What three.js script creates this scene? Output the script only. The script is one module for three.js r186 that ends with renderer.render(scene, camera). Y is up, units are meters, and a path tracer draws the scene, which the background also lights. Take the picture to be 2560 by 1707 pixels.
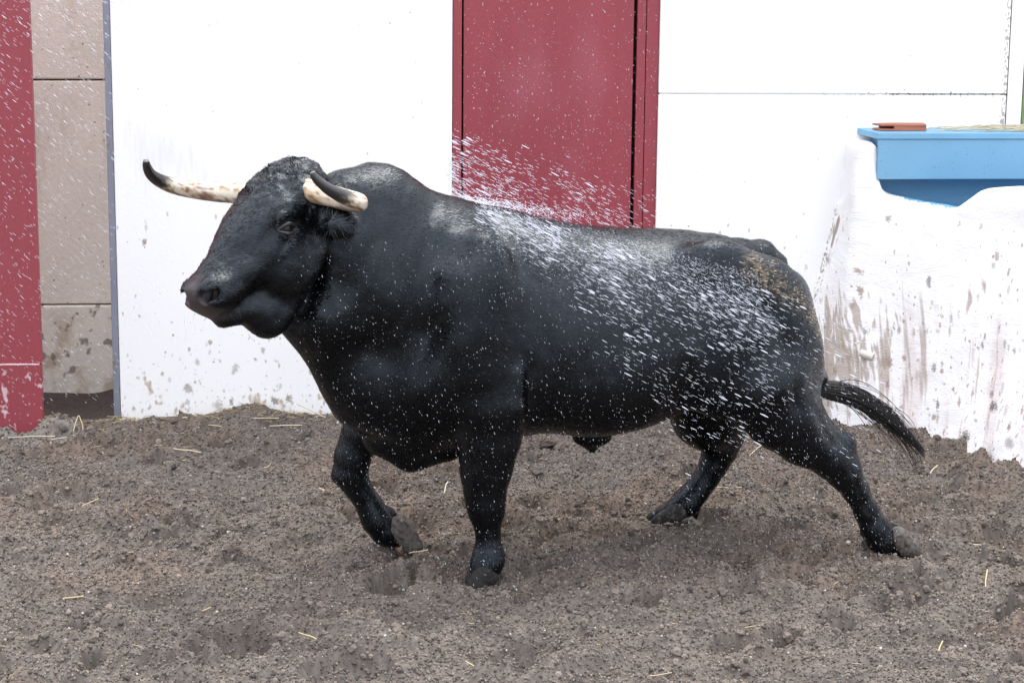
import * as THREE from 'three';
import { mergeGeometries } from 'three/addons/utils/BufferGeometryUtils.js';
import { RoundedBoxGeometry } from 'three/addons/geometries/RoundedBoxGeometry.js';

// ---------------------------------------------------------------- camera, sky, sun, exposure
const scene = new THREE.Scene();
const camera = new THREE.PerspectiveCamera(16.77, 1024 / 682, 0.1, 400);
camera.position.set(0, 2.5, 10);
{
  const yaw = 4.4 * Math.PI / 180, pitch = 12.2 * Math.PI / 180;
  camera.rotation.order = 'YXZ';
  camera.rotation.set(-pitch, -yaw, 0.0094);
}
const renderer = new THREE.WebGLRenderer({ antialias: true });
renderer.toneMapping = THREE.LinearToneMapping;
renderer.toneMappingExposure = 3.0;
renderer.shadowMap.enabled = true;
{
  // bright even overcast: brighter overhead than at the horizon, all round alike
  const w = 256, h = 128, d = new Float32Array(w * h * 4);
  for (let j = 0; j < h; j++) for (let i = 0; i < w; i++) {
    const el = (j + 0.5) / h * Math.PI - Math.PI / 2, s = Math.sin(el);
    const c = 0.06 * Math.sin(i / w * Math.PI * 6 + 1) * Math.cos(el) * Math.sin(el * 5);
    const L = s > 0 ? 1.25 * (1 + 2.2 * s) / 3.2 + c * 0.5 : 0.25;
    const o = (j * w + i) * 4;
    d[o] = L * 0.95; d[o + 1] = L * 0.985; d[o + 2] = L * 1.075; d[o + 3] = 1;
  }
  const t = new THREE.DataTexture(d, w, h, THREE.RGBAFormat, THREE.FloatType);
  t.mapping = THREE.EquirectangularReflectionMapping;
  t.magFilter = THREE.LinearFilter; t.minFilter = THREE.LinearFilter; t.needsUpdate = true;
  scene.background = t; scene.environment = t;
}
const sun = new THREE.DirectionalLight(0xfff6ea, 1.0);
sun.position.set(2.2, 8, -0.9); sun.target.position.set(1, 0, 1.5);
sun.castShadow = true; sun.shadow.radius = 45; sun.shadow.mapSize.set(2048, 2048);
Object.assign(sun.shadow.camera, { left: -5, right: 5, top: 5, bottom: -5, near: 0.5, far: 25 });
scene.add(sun, sun.target);

// ---------------------------------------------------------------- helpers
function rng(seed) { let a = seed >>> 0; return () => { a = a + 0x6D2B79F5 | 0; let t = Math.imul(a ^ a >>> 15, 1 | a); t = t + Math.imul(t ^ t >>> 7, 61 | t) ^ t; return ((t ^ t >>> 14) >>> 0) / 4294967296; }; }
const PERM = new Uint8Array(512);
{ const r = rng(77), p = [...Array(256).keys()]; for (let i = 255; i > 0; i--) { const j = r() * (i + 1) | 0; [p[i], p[j]] = [p[j], p[i]]; } for (let i = 0; i < 512; i++) PERM[i] = p[i & 255]; }
const G3 = [1,1,0,-1,1,0,1,-1,0,-1,-1,0,1,0,1,-1,0,1,1,0,-1,-1,0,-1,0,1,1,0,-1,1,0,1,-1,0,-1,-1];
function n3(x, y, z) {
  const X = Math.floor(x), Y = Math.floor(y), Z = Math.floor(z); x -= X; y -= Y; z -= Z;
  const u = x * x * x * (x * (x * 6 - 15) + 10), v = y * y * y * (y * (y * 6 - 15) + 10), w = z * z * z * (z * (z * 6 - 15) + 10);
  const g = (i, j, k, a, b, c) => { const h = PERM[PERM[PERM[(X + i) & 255] + ((Y + j) & 255)] + ((Z + k) & 255)] % 12 * 3; return G3[h] * a + G3[h + 1] * b + G3[h + 2] * c; };
  const L = (t, a, b) => a + t * (b - a);
  return L(w, L(v, L(u, g(0,0,0,x,y,z), g(1,0,0,x-1,y,z)), L(u, g(0,1,0,x,y-1,z), g(1,1,0,x-1,y-1,z))),
              L(v, L(u, g(0,0,1,x,y,z-1), g(1,0,1,x-1,y,z-1)), L(u, g(0,1,1,x,y-1,z-1), g(1,1,1,x-1,y-1,z-1))));
}
const fbm = (x, y, z, o = 4) => { let s = 0, a = 1; for (let i = 0; i < o; i++) { s += a * n3(x, y, z); x *= 2.03; y *= 2.03; z *= 2.03; a *= 0.5; } return s; };
const clamp = (x, a = 0, b = 1) => Math.min(b, Math.max(a, x));
const ss = (a, b, x) => { const t = clamp((x - a) / (b - a)); return t * t * (3 - 2 * t); };
const mix = (a, b, t) => a + (b - a) * t;
const smin = (a, b, k) => { const h = Math.max(k - Math.abs(a - b), 0) / k; return Math.min(a, b) - h * h * k * 0.25; };
const smax = (a, b, k) => -smin(-a, -b, k);
const V = (x, y, z) => new THREE.Vector3(x, y, z);
function lerpTable(t, x) { if (x <= t[0][0]) return t[0][1]; for (let i = 1; i < t.length; i++) if (x <= t[i][0]) return mix(t[i-1][1], t[i][1], (x - t[i-1][0]) / (t[i][0] - t[i-1][0])); return t[t.length-1][1]; }
const toS = v => { v = clamp(v); return Math.round(255 * (v <= 0.0031308 ? 12.92 * v : 1.055 * Math.pow(v, 1 / 2.4) - 0.055)); };
function colourTex(w, h, fn) {   // fn(u, v) returns linear rgb
  const d = new Uint8Array(w * h * 4);
  for (let j = 0; j < h; j++) for (let i = 0; i < w; i++) { const c = fn((i + 0.5) / w, (j + 0.5) / h), o = (j * w + i) * 4; d[o] = toS(c[0]); d[o+1] = toS(c[1]); d[o+2] = toS(c[2]); d[o+3] = 255; }
  const t = new THREE.DataTexture(d, w, h); t.colorSpace = THREE.SRGBColorSpace; t.magFilter = THREE.LinearFilter; t.minFilter = THREE.LinearMipmapLinearFilter; t.generateMipmaps = true; t.wrapS = t.wrapT = THREE.RepeatWrapping; t.needsUpdate = true; return t;
}
function greyTex(w, h, fn) {
  const d = new Uint8Array(w * h * 4);
  for (let j = 0; j < h; j++) for (let i = 0; i < w; i++) { const c = clamp(fn((i + 0.5) / w, (j + 0.5) / h)) * 255 | 0, o = (j * w + i) * 4; d[o] = d[o+1] = d[o+2] = c; d[o+3] = 255; }
  const t = new THREE.DataTexture(d, w, h); t.magFilter = THREE.LinearFilter; t.minFilter = THREE.LinearMipmapLinearFilter; t.generateMipmaps = true; t.wrapS = t.wrapT = THREE.RepeatWrapping; t.needsUpdate = true; return t;
}
// noise that tiles over [0,1)
const tile = (u, v, f, s) => { const a = u * Math.PI * 2, b = v * Math.PI * 2, r = f / (Math.PI * 2); return n3(Math.cos(a) * r + s, Math.sin(a) * r + Math.cos(b) * r * 1.31 + s * 2, Math.sin(b) * r + s * 3); };
const taken = {};
function numbered(n) { taken[n] = (taken[n] ?? -1) + 1; return taken[n] ? n + '_' + String(taken[n]).padStart(3, '0') : n; }
function tag(o, label, category, group, kind) { Object.assign(o.userData, { label, category }); if (group) o.userData.group = group; if (kind) o.userData.kind = kind; return o; }
function group(name, p = [0, 0, 0]) { const g = new THREE.Group(); g.name = numbered(name); g.position.set(...p); scene.add(g); return g; }
function mesh(name, geo, mat, parent) { const m = new THREE.Mesh(geo, mat); m.name = parent ? name : numbered(name); m.castShadow = m.receiveShadow = true; (parent || scene).add(m); return m; }
// box from min to max corners with a small rounded edge, uv in metres from x,y (z) position
function slab(a, b, r = 0.004, uvf) {
  const g = new RoundedBoxGeometry(b[0]-a[0], b[1]-a[1], b[2]-a[2], 2, r);
  g.translate((a[0]+b[0])/2, (a[1]+b[1])/2, (a[2]+b[2])/2);
  return planarUV(g, uvf);
}
function planarUV(g, uvf) {
  const p = g.attributes.position, n = g.attributes.normal, uv = new Float32Array(p.count * 2);
  for (let i = 0; i < p.count; i++) {
    const x = p.getX(i), y = p.getY(i), z = p.getZ(i); let u, v;
    if (uvf) [u, v] = uvf(x, y, z);
    else if (Math.abs(n.getX(i)) > 0.7) { u = z; v = y; } else if (Math.abs(n.getY(i)) > 0.7) { u = x; v = z; } else { u = x; v = y; }
    uv[2*i] = u; uv[2*i+1] = v;
  }
  g.setAttribute('uv', new THREE.BufferAttribute(uv, 2)); return g;
}
// surface nets over a sparse block grid; field < 0 inside
function surface(field, lo, hi, cell, prep) {
  const n = [0,1,2].map(i => Math.ceil((hi[i] - lo[i]) / cell / 8) * 8 + 1), [nx, ny, nz] = n;
  const S = new Float32Array(nx * ny * nz).fill(NaN), rad = cell * 8 * 0.87;
  const act = [];
  for (let bz = 0; bz < nz - 1; bz += 8) for (let by = 0; by < ny - 1; by += 8) for (let bx = 0; bx < nx - 1; bx += 8) {
    const cx = lo[0] + (bx + 4) * cell, cy = lo[1] + (by + 4) * cell, cz = lo[2] + (bz + 4) * cell;
    if (prep) prep(cx, cy, cz, rad);
    const d = field(cx, cy, cz);
    if (Math.abs(d) > rad * 1.9 + cell) continue;
    act.push([bx, by, bz]);
    for (let k = bz; k <= bz + 8; k++) for (let j = by; j <= by + 8; j++) for (let i = bx; i <= bx + 8; i++) {
      const q = (k * ny + j) * nx + i; if (S[q] === S[q]) continue;
      S[q] = field(lo[0] + i * cell, lo[1] + j * cell, lo[2] + k * cell);
    }
  }
  const id = new Map(), P = [], I = [];
  for (const [bx, by, bz] of act) for (let k = bz; k < bz + 8; k++) for (let j = by; j < by + 8; j++) for (let i = bx; i < bx + 8; i++) {
    const q = (k * ny + j) * nx + i; let m = 0;
    const c = [S[q], S[q+1], S[q+nx], S[q+nx+1], S[q+nx*ny], S[q+nx*ny+1], S[q+nx*ny+nx], S[q+nx*ny+nx+1]];
    for (let e = 0; e < 8; e++) if (c[e] < 0) m |= 1 << e;
    if (m === 0 || m === 255) continue;
    let sx = 0, sy = 0, sz = 0, cnt = 0;
    for (let a = 0; a < 8; a++) for (const b of [1, 2, 4]) { if (a & b) continue; const e = a | b; if ((c[a] < 0) === (c[e] < 0)) continue; const t = c[a] / (c[a] - c[e]); sx += (a & 1) + (b === 1 ? t : 0); sy += (a >> 1 & 1) + (b === 2 ? t : 0); sz += (a >> 2 & 1) + (b === 4 ? t : 0); cnt++; }
    id.set(q, P.length / 3); P.push(lo[0] + (i + sx / cnt) * cell, lo[1] + (j + sy / cnt) * cell, lo[2] + (k + sz / cnt) * cell);
  }
  const st = [1, nx, nx * ny];
  for (const [q, v] of id) for (let ax = 0; ax < 3; ax++) {
    const a = S[q], b = S[q + st[ax]]; if (!((a < 0) !== (b < 0)) || b !== b) continue;
    const u = st[(ax + 1) % 3], w = st[(ax + 2) % 3], v1 = id.get(q - u), v2 = id.get(q - u - w), v3 = id.get(q - w);
    if (v1 === undefined || v2 === undefined || v3 === undefined) continue;
    if (a < 0) I.push(v, v1, v2, v, v2, v3); else I.push(v, v2, v1, v, v3, v2);
  }
  const g = new THREE.BufferGeometry();
  g.setAttribute('position', new THREE.BufferAttribute(new Float32Array(P), 3)); g.setIndex(I); g.computeVertexNormals(); return g;
}
// ---------------------------------------------------------------- ground
const prints = [];
{
  const r = rng(5);
  for (let i = 0; i < 420; i++) prints.push([mix(-2, 4, r()), mix(-0.1, 4.2, r()), mix(0.035, 0.085, r()), mix(0.045, 0.11, r()), r() * 6.28, mix(0.02, 0.085, r() * r())]);
  for (const [x, z] of [[.5, 2.42], [2.06, 2.17], [1.27, 1.74]]) prints.push([x, z, .085, .085, 0, .03]);
  // the clear hoof holes of the photograph
  for (const [x, z, a, d] of [[-.66, 1.68, .10, .085], [-.35, .95, .07, .045], [-.2, 2.75, .09, .05], [.17, 1.22, .07, .05], [1.37, 1.78, .06, .06], [.55, 3.2, .13, .05], [.21, 2.5, .10, .06], [2.2, 2.95, .07, .04], [2.12, 2.2, .06, .045], [-.35, 3.05, .14, .07], [.05, 3.35, .12, .04], [1.96, 2.45, .07, .055], [.28, 1.75, .08, .035], [-1.05, 1.2, .07, .03], [2.45, 1.9, .07, .035], [1.55, 2.5, .08, .06], [.98, 2.75, .07, .035]]) prints.push([x, z, a * 1.15, a * 1.3, (x * 7) % 3, d * 1.7]);
}
const PG = new Map();
for (const p of prints) { const R = Math.max(p[2], p[3]) * 2; for (let i = Math.floor((p[0]-R)*4); i <= Math.floor((p[0]+R)*4); i++) for (let j = Math.floor((p[1]-R)*4); j <= Math.floor((p[1]+R)*4); j++) { const k = i * 1000 + j; if (!PG.has(k)) PG.set(k, []); PG.get(k).push(p); } }
function groundBase(x, z) {
  let y = 0.028 * n3(x * 1.1, 0.3, z * 1.4) + 0.030 * n3(x * 3.1, 4.3, z * 4.2) + 0.080 * (0.3 - Math.abs(n3(x * 2.6 + 0.3 * n3(x * 4, 1, z * 4), 8.3, z * 4.0))) * ss(0.05, 0.4, z);
  y += 0.075 * ss(2.0, 2.7, x - (z - 0.9) * 0.25) * ss(-0.5, 0.6, z);
  y += 0.006 * ss(0.35, 0.0, z) * ss(-0.9, -0.3, x) * ss(-0.2, 0, z);
  y -= 0.02 * ss(-1.0, -1.15, x) * ss(0.15, -0.1, z);
  return y;
}
function groundY(x, z, fine = true) {
  let y = groundBase(x, z);
  const near = ss(-0.02, 0.12, z), wx = x + 0.05 * n3(x * 5, 1, z * 5), wz = z + 0.05 * n3(x * 5, 9, z * 5);
  y += near * (0.046 * (0.25 - Math.abs(n3(wx * 4.4, 7.7, wz * 6.5))) + 0.034 * n3(wx * 9, 2.2, wz * 12) + 0.012 * (0.3 - Math.abs(n3(wx * 17, 6.2, wz * 19))));
  const L = PG.get(Math.floor(x * 4) * 1000 + Math.floor(z * 4));
  if (L) for (const p of L) {
    const dx = x - p[0], dz = z - p[1], c = Math.cos(p[4]), s = Math.sin(p[4]);
    const q = Math.hypot((dx * c + dz * s) / p[2], (dz * c - dx * s) / p[3]) + 0.25 * n3(x * 18, p[0] * 9, z * 18);
    if (q < 2) y += p[5] * near * (-ss(1.05, 0.35, q) + 0.38 * ss(0.75, 1.1, q) * ss(1.9, 1.1, q));
  }
  for (const [hx, hz, hy] of [[0.5, 2.46, 0.016], [2.06, 2.24, -0.004], [1.27, 1.80, 0.016]]) { const q = ((x - hx) ** 2 + (z - hz) ** 2) / 0.022; if (q < 4) y = mix(y, hy, 0.85 * Math.exp(-q)); }
  if (fine) y += near * (0.007 * n3(x * 31, 3, z * 31) + 0.006 * Math.abs(n3(x * 52, 5, z * 52)) + 0.003 * n3(x * 95, 8, z * 95)) + 0.0012 * n3(x * 60, 2, z * 60);
  return y;
}
{
  const axis = (lo, hi, st, far) => { const a = []; for (let d = far; d > st * 2; d *= 0.72) a.push(lo - d); for (let v = lo; v <= hi; v += st) a.push(v); const b = []; for (let d = st * 2; d < far; d /= 0.72) b.push(hi + d); return a.concat(b, [hi + far]); };
  const xs = axis(-1.75, 3.55, 0.0062, 90), zs = axis(-1.0, 3.75, 0.0105, 90);
  const nx = xs.length, nz = zs.length, P = new Float32Array(nx * nz * 3), Cc = new Float32Array(nx * nz * 3), UV = new Float32Array(nx * nz * 2), I = new Uint32Array((nx-1) * (nz-1) * 6);
  let o = 0;
  for (let j = 0; j < nz; j++) for (let i = 0; i < nx; i++) {
    const x = xs[i], z = zs[j], k = j * nx + i, inn = x > -3 && x < 5 && z > -1.5 && z < 5;
    P[3*k] = x; P[3*k+1] = inn ? groundY(x, z) : groundBase(x, z) * 0.5; P[3*k+2] = z; UV[2*k] = x / 0.8; UV[2*k+1] = z / 0.8;
    // soil: grey-brown sand, redder dry patches, darker damp ones, a pale dusty strip by the red gate
    const m = ss(-0.25, 0.35, fbm(x * 1.3 + 3, 1, z * 1.5, 3) - 0.22 * (z - 1.6)), w = ss(0.05, 0.5, fbm(x * 3 + 11, 6, z * 3.4, 3)), q = n3(x * 45, 1, z * 45);
    let c = [mix(.132, .148, m), mix(.112, .111, m), mix(.097, .086, m)];
    const damp = 1 - 0.28 * w; c = c.map(v => v * damp * (1 + 0.30 * q));
    const wet = ss(-0.02, -0.12, z) * ss(-0.8, -1.0, x); c = c.map((v, e) => mix(v, [.055, .043, .036][e] * (1 + 0.3 * q), wet));  // passage floor coloured darker, for damp soil and the shade in there together
    const dust = ss(0.5, 0.8, ss(-0.9, -1.25, x + 0.12 * n3(x * 9, 2, z * 9)) * ss(0.75, 0.35, z + 0.15 * n3(x * 11, 5, z * 11)) * ss(0.14, 0.2, z) + 0.25 * n3(x * 40, 7, z * 40)); c = c.map((v, e) => mix(v, [.27, .245, .22][e], dust * 0.7));
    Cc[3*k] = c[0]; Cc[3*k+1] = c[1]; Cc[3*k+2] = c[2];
    if (i < nx - 1 && j < nz - 1) { I[o++] = k; I[o++] = k + nx; I[o++] = k + 1; I[o++] = k + 1; I[o++] = k + nx; I[o++] = k + nx + 1; }
  }
  const g = new THREE.BufferGeometry();
  g.setAttribute('position', new THREE.BufferAttribute(P, 3)); g.setAttribute('color', new THREE.BufferAttribute(Cc, 3)); g.setAttribute('uv', new THREE.BufferAttribute(UV, 2)); g.setIndex(new THREE.BufferAttribute(I, 1)); g.computeVertexNormals();
  const r = rng(31), N = 1024, gr = new Float32Array(N * N);
  for (let i = 0; i < N * N; i++) gr[i] = r();
  const grain = (u, v) => { const i = (u * N | 0) % N, j = (v * N | 0) % N; return (gr[j * N + i] + gr[j * N + (i + 1) % N] + gr[((j + 1) % N) * N + i]) / 3; };
  const col = colourTex(1024, 1024, (u, v) => { const a = grain(u, v), b = tile(u, v, 45, 3), c = tile(u, v, 80, 7); let k = 0.82 + 0.3 * (a - 0.5) + 0.22 * b + 0.22 * c; if (a > 0.93) k += 0.5; if (a < 0.09) k *= 0.5; return [k, k * 0.985, k * 0.97]; });
  const bmp = greyTex(1024, 1024, (u, v) => 0.5 + 0.15 * (grain(u, v) - 0.5) + 0.5 * tile(u, v, 70, 5) + 0.5 * tile(u, v, 40, 2));
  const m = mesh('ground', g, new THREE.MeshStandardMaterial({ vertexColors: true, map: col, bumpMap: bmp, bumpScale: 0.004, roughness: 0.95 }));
  m.userData.kind = 'structure'; m.userData.label = 'churned grey brown sand floor of the yard'; m.userData.category = 'ground';
}
{ // loose clods and crumbs on the sand, nobody could count them
  const r = rng(9), N = 230000, g = new THREE.IcosahedronGeometry(1, 0), p = g.attributes.position;
  for (let i = 0; i < p.count; i++) { const k = 1 + 0.35 * n3(p.getX(i) * 1.7, p.getY(i) * 1.7, p.getZ(i) * 1.7); p.setXYZ(i, p.getX(i) * k, p.getY(i) * k * 0.75, p.getZ(i) * k); }
  g.computeVertexNormals();
  const im = new THREE.InstancedMesh(g, new THREE.MeshStandardMaterial({ roughness: 0.95 }), N), M = new THREE.Matrix4(), Q = new THREE.Quaternion(), E = new THREE.Euler(), c = new THREE.Color();
  for (let i = 0; i < N; i++) {
    const x = mix(-1.5, 3.2, r()), z = 0.05 + 3.6 * Math.pow(r(), 0.85);
    const s = 0.0022 + 0.0042 * Math.pow(r(), 2.2) + (r() < 0.012 ? 0.010 * r() : 0);
    M.compose(V(x, groundY(x, z) + s * 0.25, z), Q.setFromEuler(E.set(r() * 6, r() * 6, r() * 6)), V(s, s, s)); im.setMatrixAt(i, M);
    const t = r(), k2 = 0.25 + 1.25 * r(); if (t > 0.994) c.setRGB(.42, .40, .37); else c.setRGB(.150 * k2, .124 * k2, .104 * k2); im.setColorAt(i, c);
  }
  im.name = 'sand_crumbs'; im.castShadow = im.receiveShadow = true; scene.add(im); tag(im, 'loose crumbs of dark sand strewn over the yard floor', 'sand', null, 'stuff');
}
{ // bigger clods pushed up by the hooves
  const r = rng(19), N = 3800, g = new THREE.IcosahedronGeometry(1, 2), p = g.attributes.position;
  for (let i = 0; i < p.count; i++) { const k = 1 + 0.5 * n3(p.getX(i) * 1.3 + 4, p.getY(i) * 1.3, p.getZ(i) * 1.3) + 0.3 * n3(p.getX(i) * 3.4, p.getY(i) * 3.4, p.getZ(i) * 3.4); p.setXYZ(i, p.getX(i) * k, p.getY(i) * k * 0.7, p.getZ(i) * k); }
  g.computeVertexNormals();
  const im = new THREE.InstancedMesh(g, new THREE.MeshStandardMaterial({ roughness: 0.95 }), N), M = new THREE.Matrix4(), Q = new THREE.Quaternion(), E = new THREE.Euler(), c = new THREE.Color();
  for (let i = 0; i < N; i++) { const pr = prints[r() * prints.length | 0], a = r() * 6.28, k = 0.9 + 1.1 * r(), free = r() < 0.35, x = free ? mix(-1.5, 3.2, r()) : pr[0] + Math.cos(a) * pr[2] * k, z = free ? mix(0.1, 3.6, r()) : pr[1] + Math.sin(a) * pr[3] * k, s = 0.005 + 0.011 * Math.pow(r(), 2.5);
    M.compose(V(x, groundY(x, z) + s * 0.1, z), Q.setFromEuler(E.set(r() * 0.8, r() * 6, r() * 0.8)), V(s * 1.2, s, s)); im.setMatrixAt(i, M); const k2 = 0.6 + 0.6 * r(); c.setRGB(.138 * k2, .113 * k2, .095 * k2); im.setColorAt(i, c); }
  im.name = 'sand_clods'; im.castShadow = im.receiveShadow = true; scene.add(im); tag(im, 'damp clods of sand thrown up round the hoof prints', 'clods', null, 'stuff');
}
// ---------------------------------------------------------------- white wall of cast panels
const WX0 = -1.0, WX1 = 3.4, WY0 = -0.2, WY1 = 2.48;
const spl = [];   // mud and dung splashes: x, y, r, stretch, colour, strength
{
  const r = rng(21);
  for (let i = 0; i < 700; i++) { const x = mix(-0.95, 3.3, r()), y = 0.9 * Math.pow(r(), 1.7) + 0.02 * r(); if (x > 0.5 && x < 1.4) continue; spl.push([x, y, 0.002 + 0.009 * Math.pow(r(), 3), 1 + r(), r() < 0.5 ? [.24, .19, .14] : [.30, .27, .25], 0.35 + 0.5 * r()]); }
  for (let i = 0; i < 130; i++) spl.push([mix(-0.95, 3.3, r()), mix(0.3, 1.8, r()), 0.002 + 0.004 * r() * r(), 1 + r() * 2, [.3, .28, .27], 0.35 + 0.4 * r()]);
  for (const [x, y, a, k] of [[-.66, .13, .022, .6], [-.62, .25, .014, .5], [-.45, .22, .018, .5], [-.28, .07, .02, .8], [-.22, .08, .016, .7], [.19, .1, .042, .85], [.13, .14, .03, .45], [-.33, .3, .012, .6], [.3, .17, .03, .35], [-.12, .2, .012, .6], [-.53, .05, .025, .5]]) spl.push([x, y, a, 1.2, [.20, .15, .11], k]);
}
const SG = new Map(); for (const s of spl) { const R = s[2] * 3; for (let i = Math.floor((s[0]-R)*12); i <= Math.floor((s[0]+R)*12); i++) for (let j = Math.floor((s[1]-R)*12); j <= Math.floor((s[1]+R)*12); j++) { const k = i * 4096 + j; if (!SG.has(k)) SG.set(k, []); SG.get(k).push(s); } }
const wallTex = colourTex(2048, 1280, (u, v) => {
  const x = mix(WX0, WX1, u), y = mix(WY0, WY1, v);
  const p = 1 + 0.02 * fbm(x * 2, y * 1.2, 3, 3) + 0.012 * n3(x * 70, y * 70, 2); let c = [.86 * p, .855 * p, .845 * p];
  const put = (q, t) => { c = c.map((a, e) => mix(a, q[e], clamp(t))); };
  // rust-coloured mud at the foot, broken up by its own grain
  const g1 = fbm(x * 9, y * 7, 1, 4), g2 = n3(x * 55, y * 38, 4), g3 = n3(x * 26, y * 3.2, 8);
  put([.46, .35, .25], ss(0.15, 0.55, g1 + 0.45 * g2 + 0.35 * g3 - 0.25 + 1.3 * (0.11 - y)) * 0.75 * ss(0.34, 0.2, y));
  put([.36, .32, .28], ss(0.42, 0.7, g2 + 0.5 * n3(x * 120, y * 90, 2) + 0.5 * g1 - 0.9 * Math.max(0, y - 0.1)) * 0.55 * ss(0.6, 0.3, y));
  // thin runs down the wall
  const run = n3(x * 42, 3, y * 0.7) - 0.5; put([.55, .5, .47], ss(0.08, 0.2, run + 0.1 * n3(x * 9, y * 30, 4)) * 0.5 * ss(0.6, 0.35, y + 0.25 * n3(x * 40, 1, 1)));
  // grey scuffs
  put([.62, .61, .66], ss(0.38, 0.6, n3(x * 3.2 + y * 1.1, y * 1.3, 12) + 0.15 * n3(x * 60, y * 8, 6)) * 0.35);
  // grime beside the joints of the right-hand panels
  const jv = x - 2.945, jn = n3(x * 130, y * 60, 5);
  if (x < 2.945) put([.33, .27, .22], ss(0.1, 0.3, 0.25 + jn * 0.8 - Math.abs(jv + 0.011) * 30 + 0.2 * ss(1.42, 1.3, y)) * 0.85);
  if (x > 1.9 && x < 2.95) put([.22, .19, .17], ss(0.15, 0.35, n3(x * 90, y * 90, 7) + 0.28 - Math.abs(y - 1.4285) * 55 - 0.35 * ss(2.5, 1.9, x)) * 0.8);
  const L = SG.get(Math.floor(x * 12) * 4096 + Math.floor(y * 12));
  if (L) for (const s of L) { const q = Math.hypot(x - s[0], (y - s[1]) / s[3]) / s[2] + 0.7 * n3(x * 160, y * 160, s[0] * 30) + 0.4 * n3(x * 60, y * 60, 3); if (q < 1.1) put(s[4], ss(1.1, 0.45, q) * s[5]); }
  return c;
});
wallTex.wrapS = wallTex.wrapT = THREE.ClampToEdgeWrapping;
const plasterBump = greyTex(512, 512, (u, v) => 0.5 + 0.35 * tile(u, v, 14, 1) + 0.3 * tile(u, v, 50, 2) + 0.2 * tile(u, v, 120, 3));
const wallMat = new THREE.MeshStandardMaterial({ map: wallTex, roughness: 0.85 });
const plainWhite = new THREE.MeshStandardMaterial({ color: new THREE.Color().setRGB(.79, .785, .775), roughness: 0.85 });
const wallUV = (x, y) => [(x - WX0) / (WX1 - WX0), (y - WY0) / (WY1 - WY0)];
const jointMat = new THREE.MeshStandardMaterial({ color: new THREE.Color().setRGB(.07, .06, .05), roughness: 1 });
{
  const w = group('white_wall', [-0.957, 0, 0]), off = g => g.translate(0.957, 0, 0);
  const panel = (a, b, m = wallMat) => mesh('panel', off(slab(a, b, 0.006, m === wallMat ? wallUV : undefined)), m, w);
  panel([-0.957, -0.3, -0.2], [0.5, 2.47, 0]);
  panel([1.4, -0.3, -0.2], [2.9445, 1.4265, 0]); panel([1.4, 1.4305, -0.2], [2.9445, 2.47, 0.0015]);
  panel([2.9505, -0.3, -0.2], [3.018, 2.47, -0.006]);
  panel([3.03, -0.3, -0.2], [4.4, 2.47, -0.01], plainWhite);
  panel([0.5015, 2.45, -0.2], [1.3985, 3.4, 0], plainWhite);
  panel([-0.957, 2.474, -0.2], [0.4985, 3.4, 0], plainWhite); panel([1.4015, 2.474, -0.2], [4.4, 3.4, 0], plainWhite);
  mesh('joint_filler', off(slab([1.41, -0.25, -0.19], [4.3, 2.46, -0.012], 0.002)), jointMat, w);
  mesh('joint_filler', off(slab([1.405, 1.4268, -0.15], [2.42, 1.4302, -0.0012], 0.0008)), plainWhite, w);
  mesh('green_strip', off(slab([3.020, 0.2, -0.15], [3.028, 2.45, -0.004], 0.002)), new THREE.MeshStandardMaterial({ color: new THREE.Color().setRGB(.16, .24, .10), roughness: 0.6 }), w);
  tag(w, 'white plastered wall of cast panels behind the bull, mud splashed at its foot', 'wall');
}
// ---------------------------------------------------------------- red paint
function redPaint(seed, scuffY) {
  return colourTex(1024, 1024, (u, v) => {
    const x = u * 1.2, y = v * 2.4, p = 1 + 0.07 * fbm(x * 3 + seed, y * 1.2, seed, 4) + 0.05 * n3(x * 150, y * 150, seed) + 0.05 * n3(x * 28, y * 1.6, seed + 4);
    let c = [.27 * p, .046 * p, .060 * p];
    const put = (q, t) => { c = c.map((a, e) => mix(a, q[e], clamp(t))); };
    put([.42, .15, .19], ss(0.15, 0.6, fbm(x * 2 + 4, y * 1.1, seed + 8, 3)) * 0.25);
    put([.20, .04, .055], ss(0.45, 0.6, n3(x * 85, y * 85, seed + 3)) * 0.5);
    put([.62, .50, .48], ss(0.52, 0.6, n3(x * 110, y * 70, seed + 1) + 0.15 * n3(x * 20, y * 20, 2)) * 0.6);
    if (scuffY) put([.66, .50, .52], ss(0.15, 0.4, fbm(x * 16, y * 13, seed + 2, 3) + 0.4 * n3(x * 60, y * 45, 3) - 0.2) * ss(scuffY + 0.02, scuffY - 0.04, y) * 0.75);
    return c;
  });
}
const bumpPaint = t => { const b = plasterBump.clone(); b.repeat.set(t, t); b.needsUpdate = true; return b; };
{
  const doorMat = new THREE.MeshStandardMaterial({ map: redPaint(3), roughness: 0.42, bumpMap: bumpPaint(2), bumpScale: 0.0006 });
  const d = group('red_door', [0.95, 0, -0.03]), off = g => g.translate(-0.95, 0, 0.03), uv = (x, y) => [(x - 0.4) / 1.2, (y + 0.1) / 2.6];
  mesh('door_leaf', off(slab([0.549, -0.05, -0.06], [1.288, 2.44, -0.022], 0.003, uv)), doorMat, d);
  mesh('jamb', off(slab([0.5025, -0.3, -0.10], [0.541, 2.448, -0.012], 0.003, uv)), doorMat, d);
  mesh('jamb', off(slab([1.303, -0.3, -0.10], [1.3405, 2.448, -0.016], 0.002, uv)), doorMat, d);
  mesh('jamb', off(slab([1.3435, -0.3, -0.10], [1.3985, 2.448, -0.014], 0.002, uv)), doorMat, d);
  mesh('backing', off(slab([0.51, -0.3, -0.18], [1.39, 2.44, -0.11], 0.003, uv)), jointMat, d);
  tag(d, 'dark red painted metal door in the white wall behind the bull', 'door');
}
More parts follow.
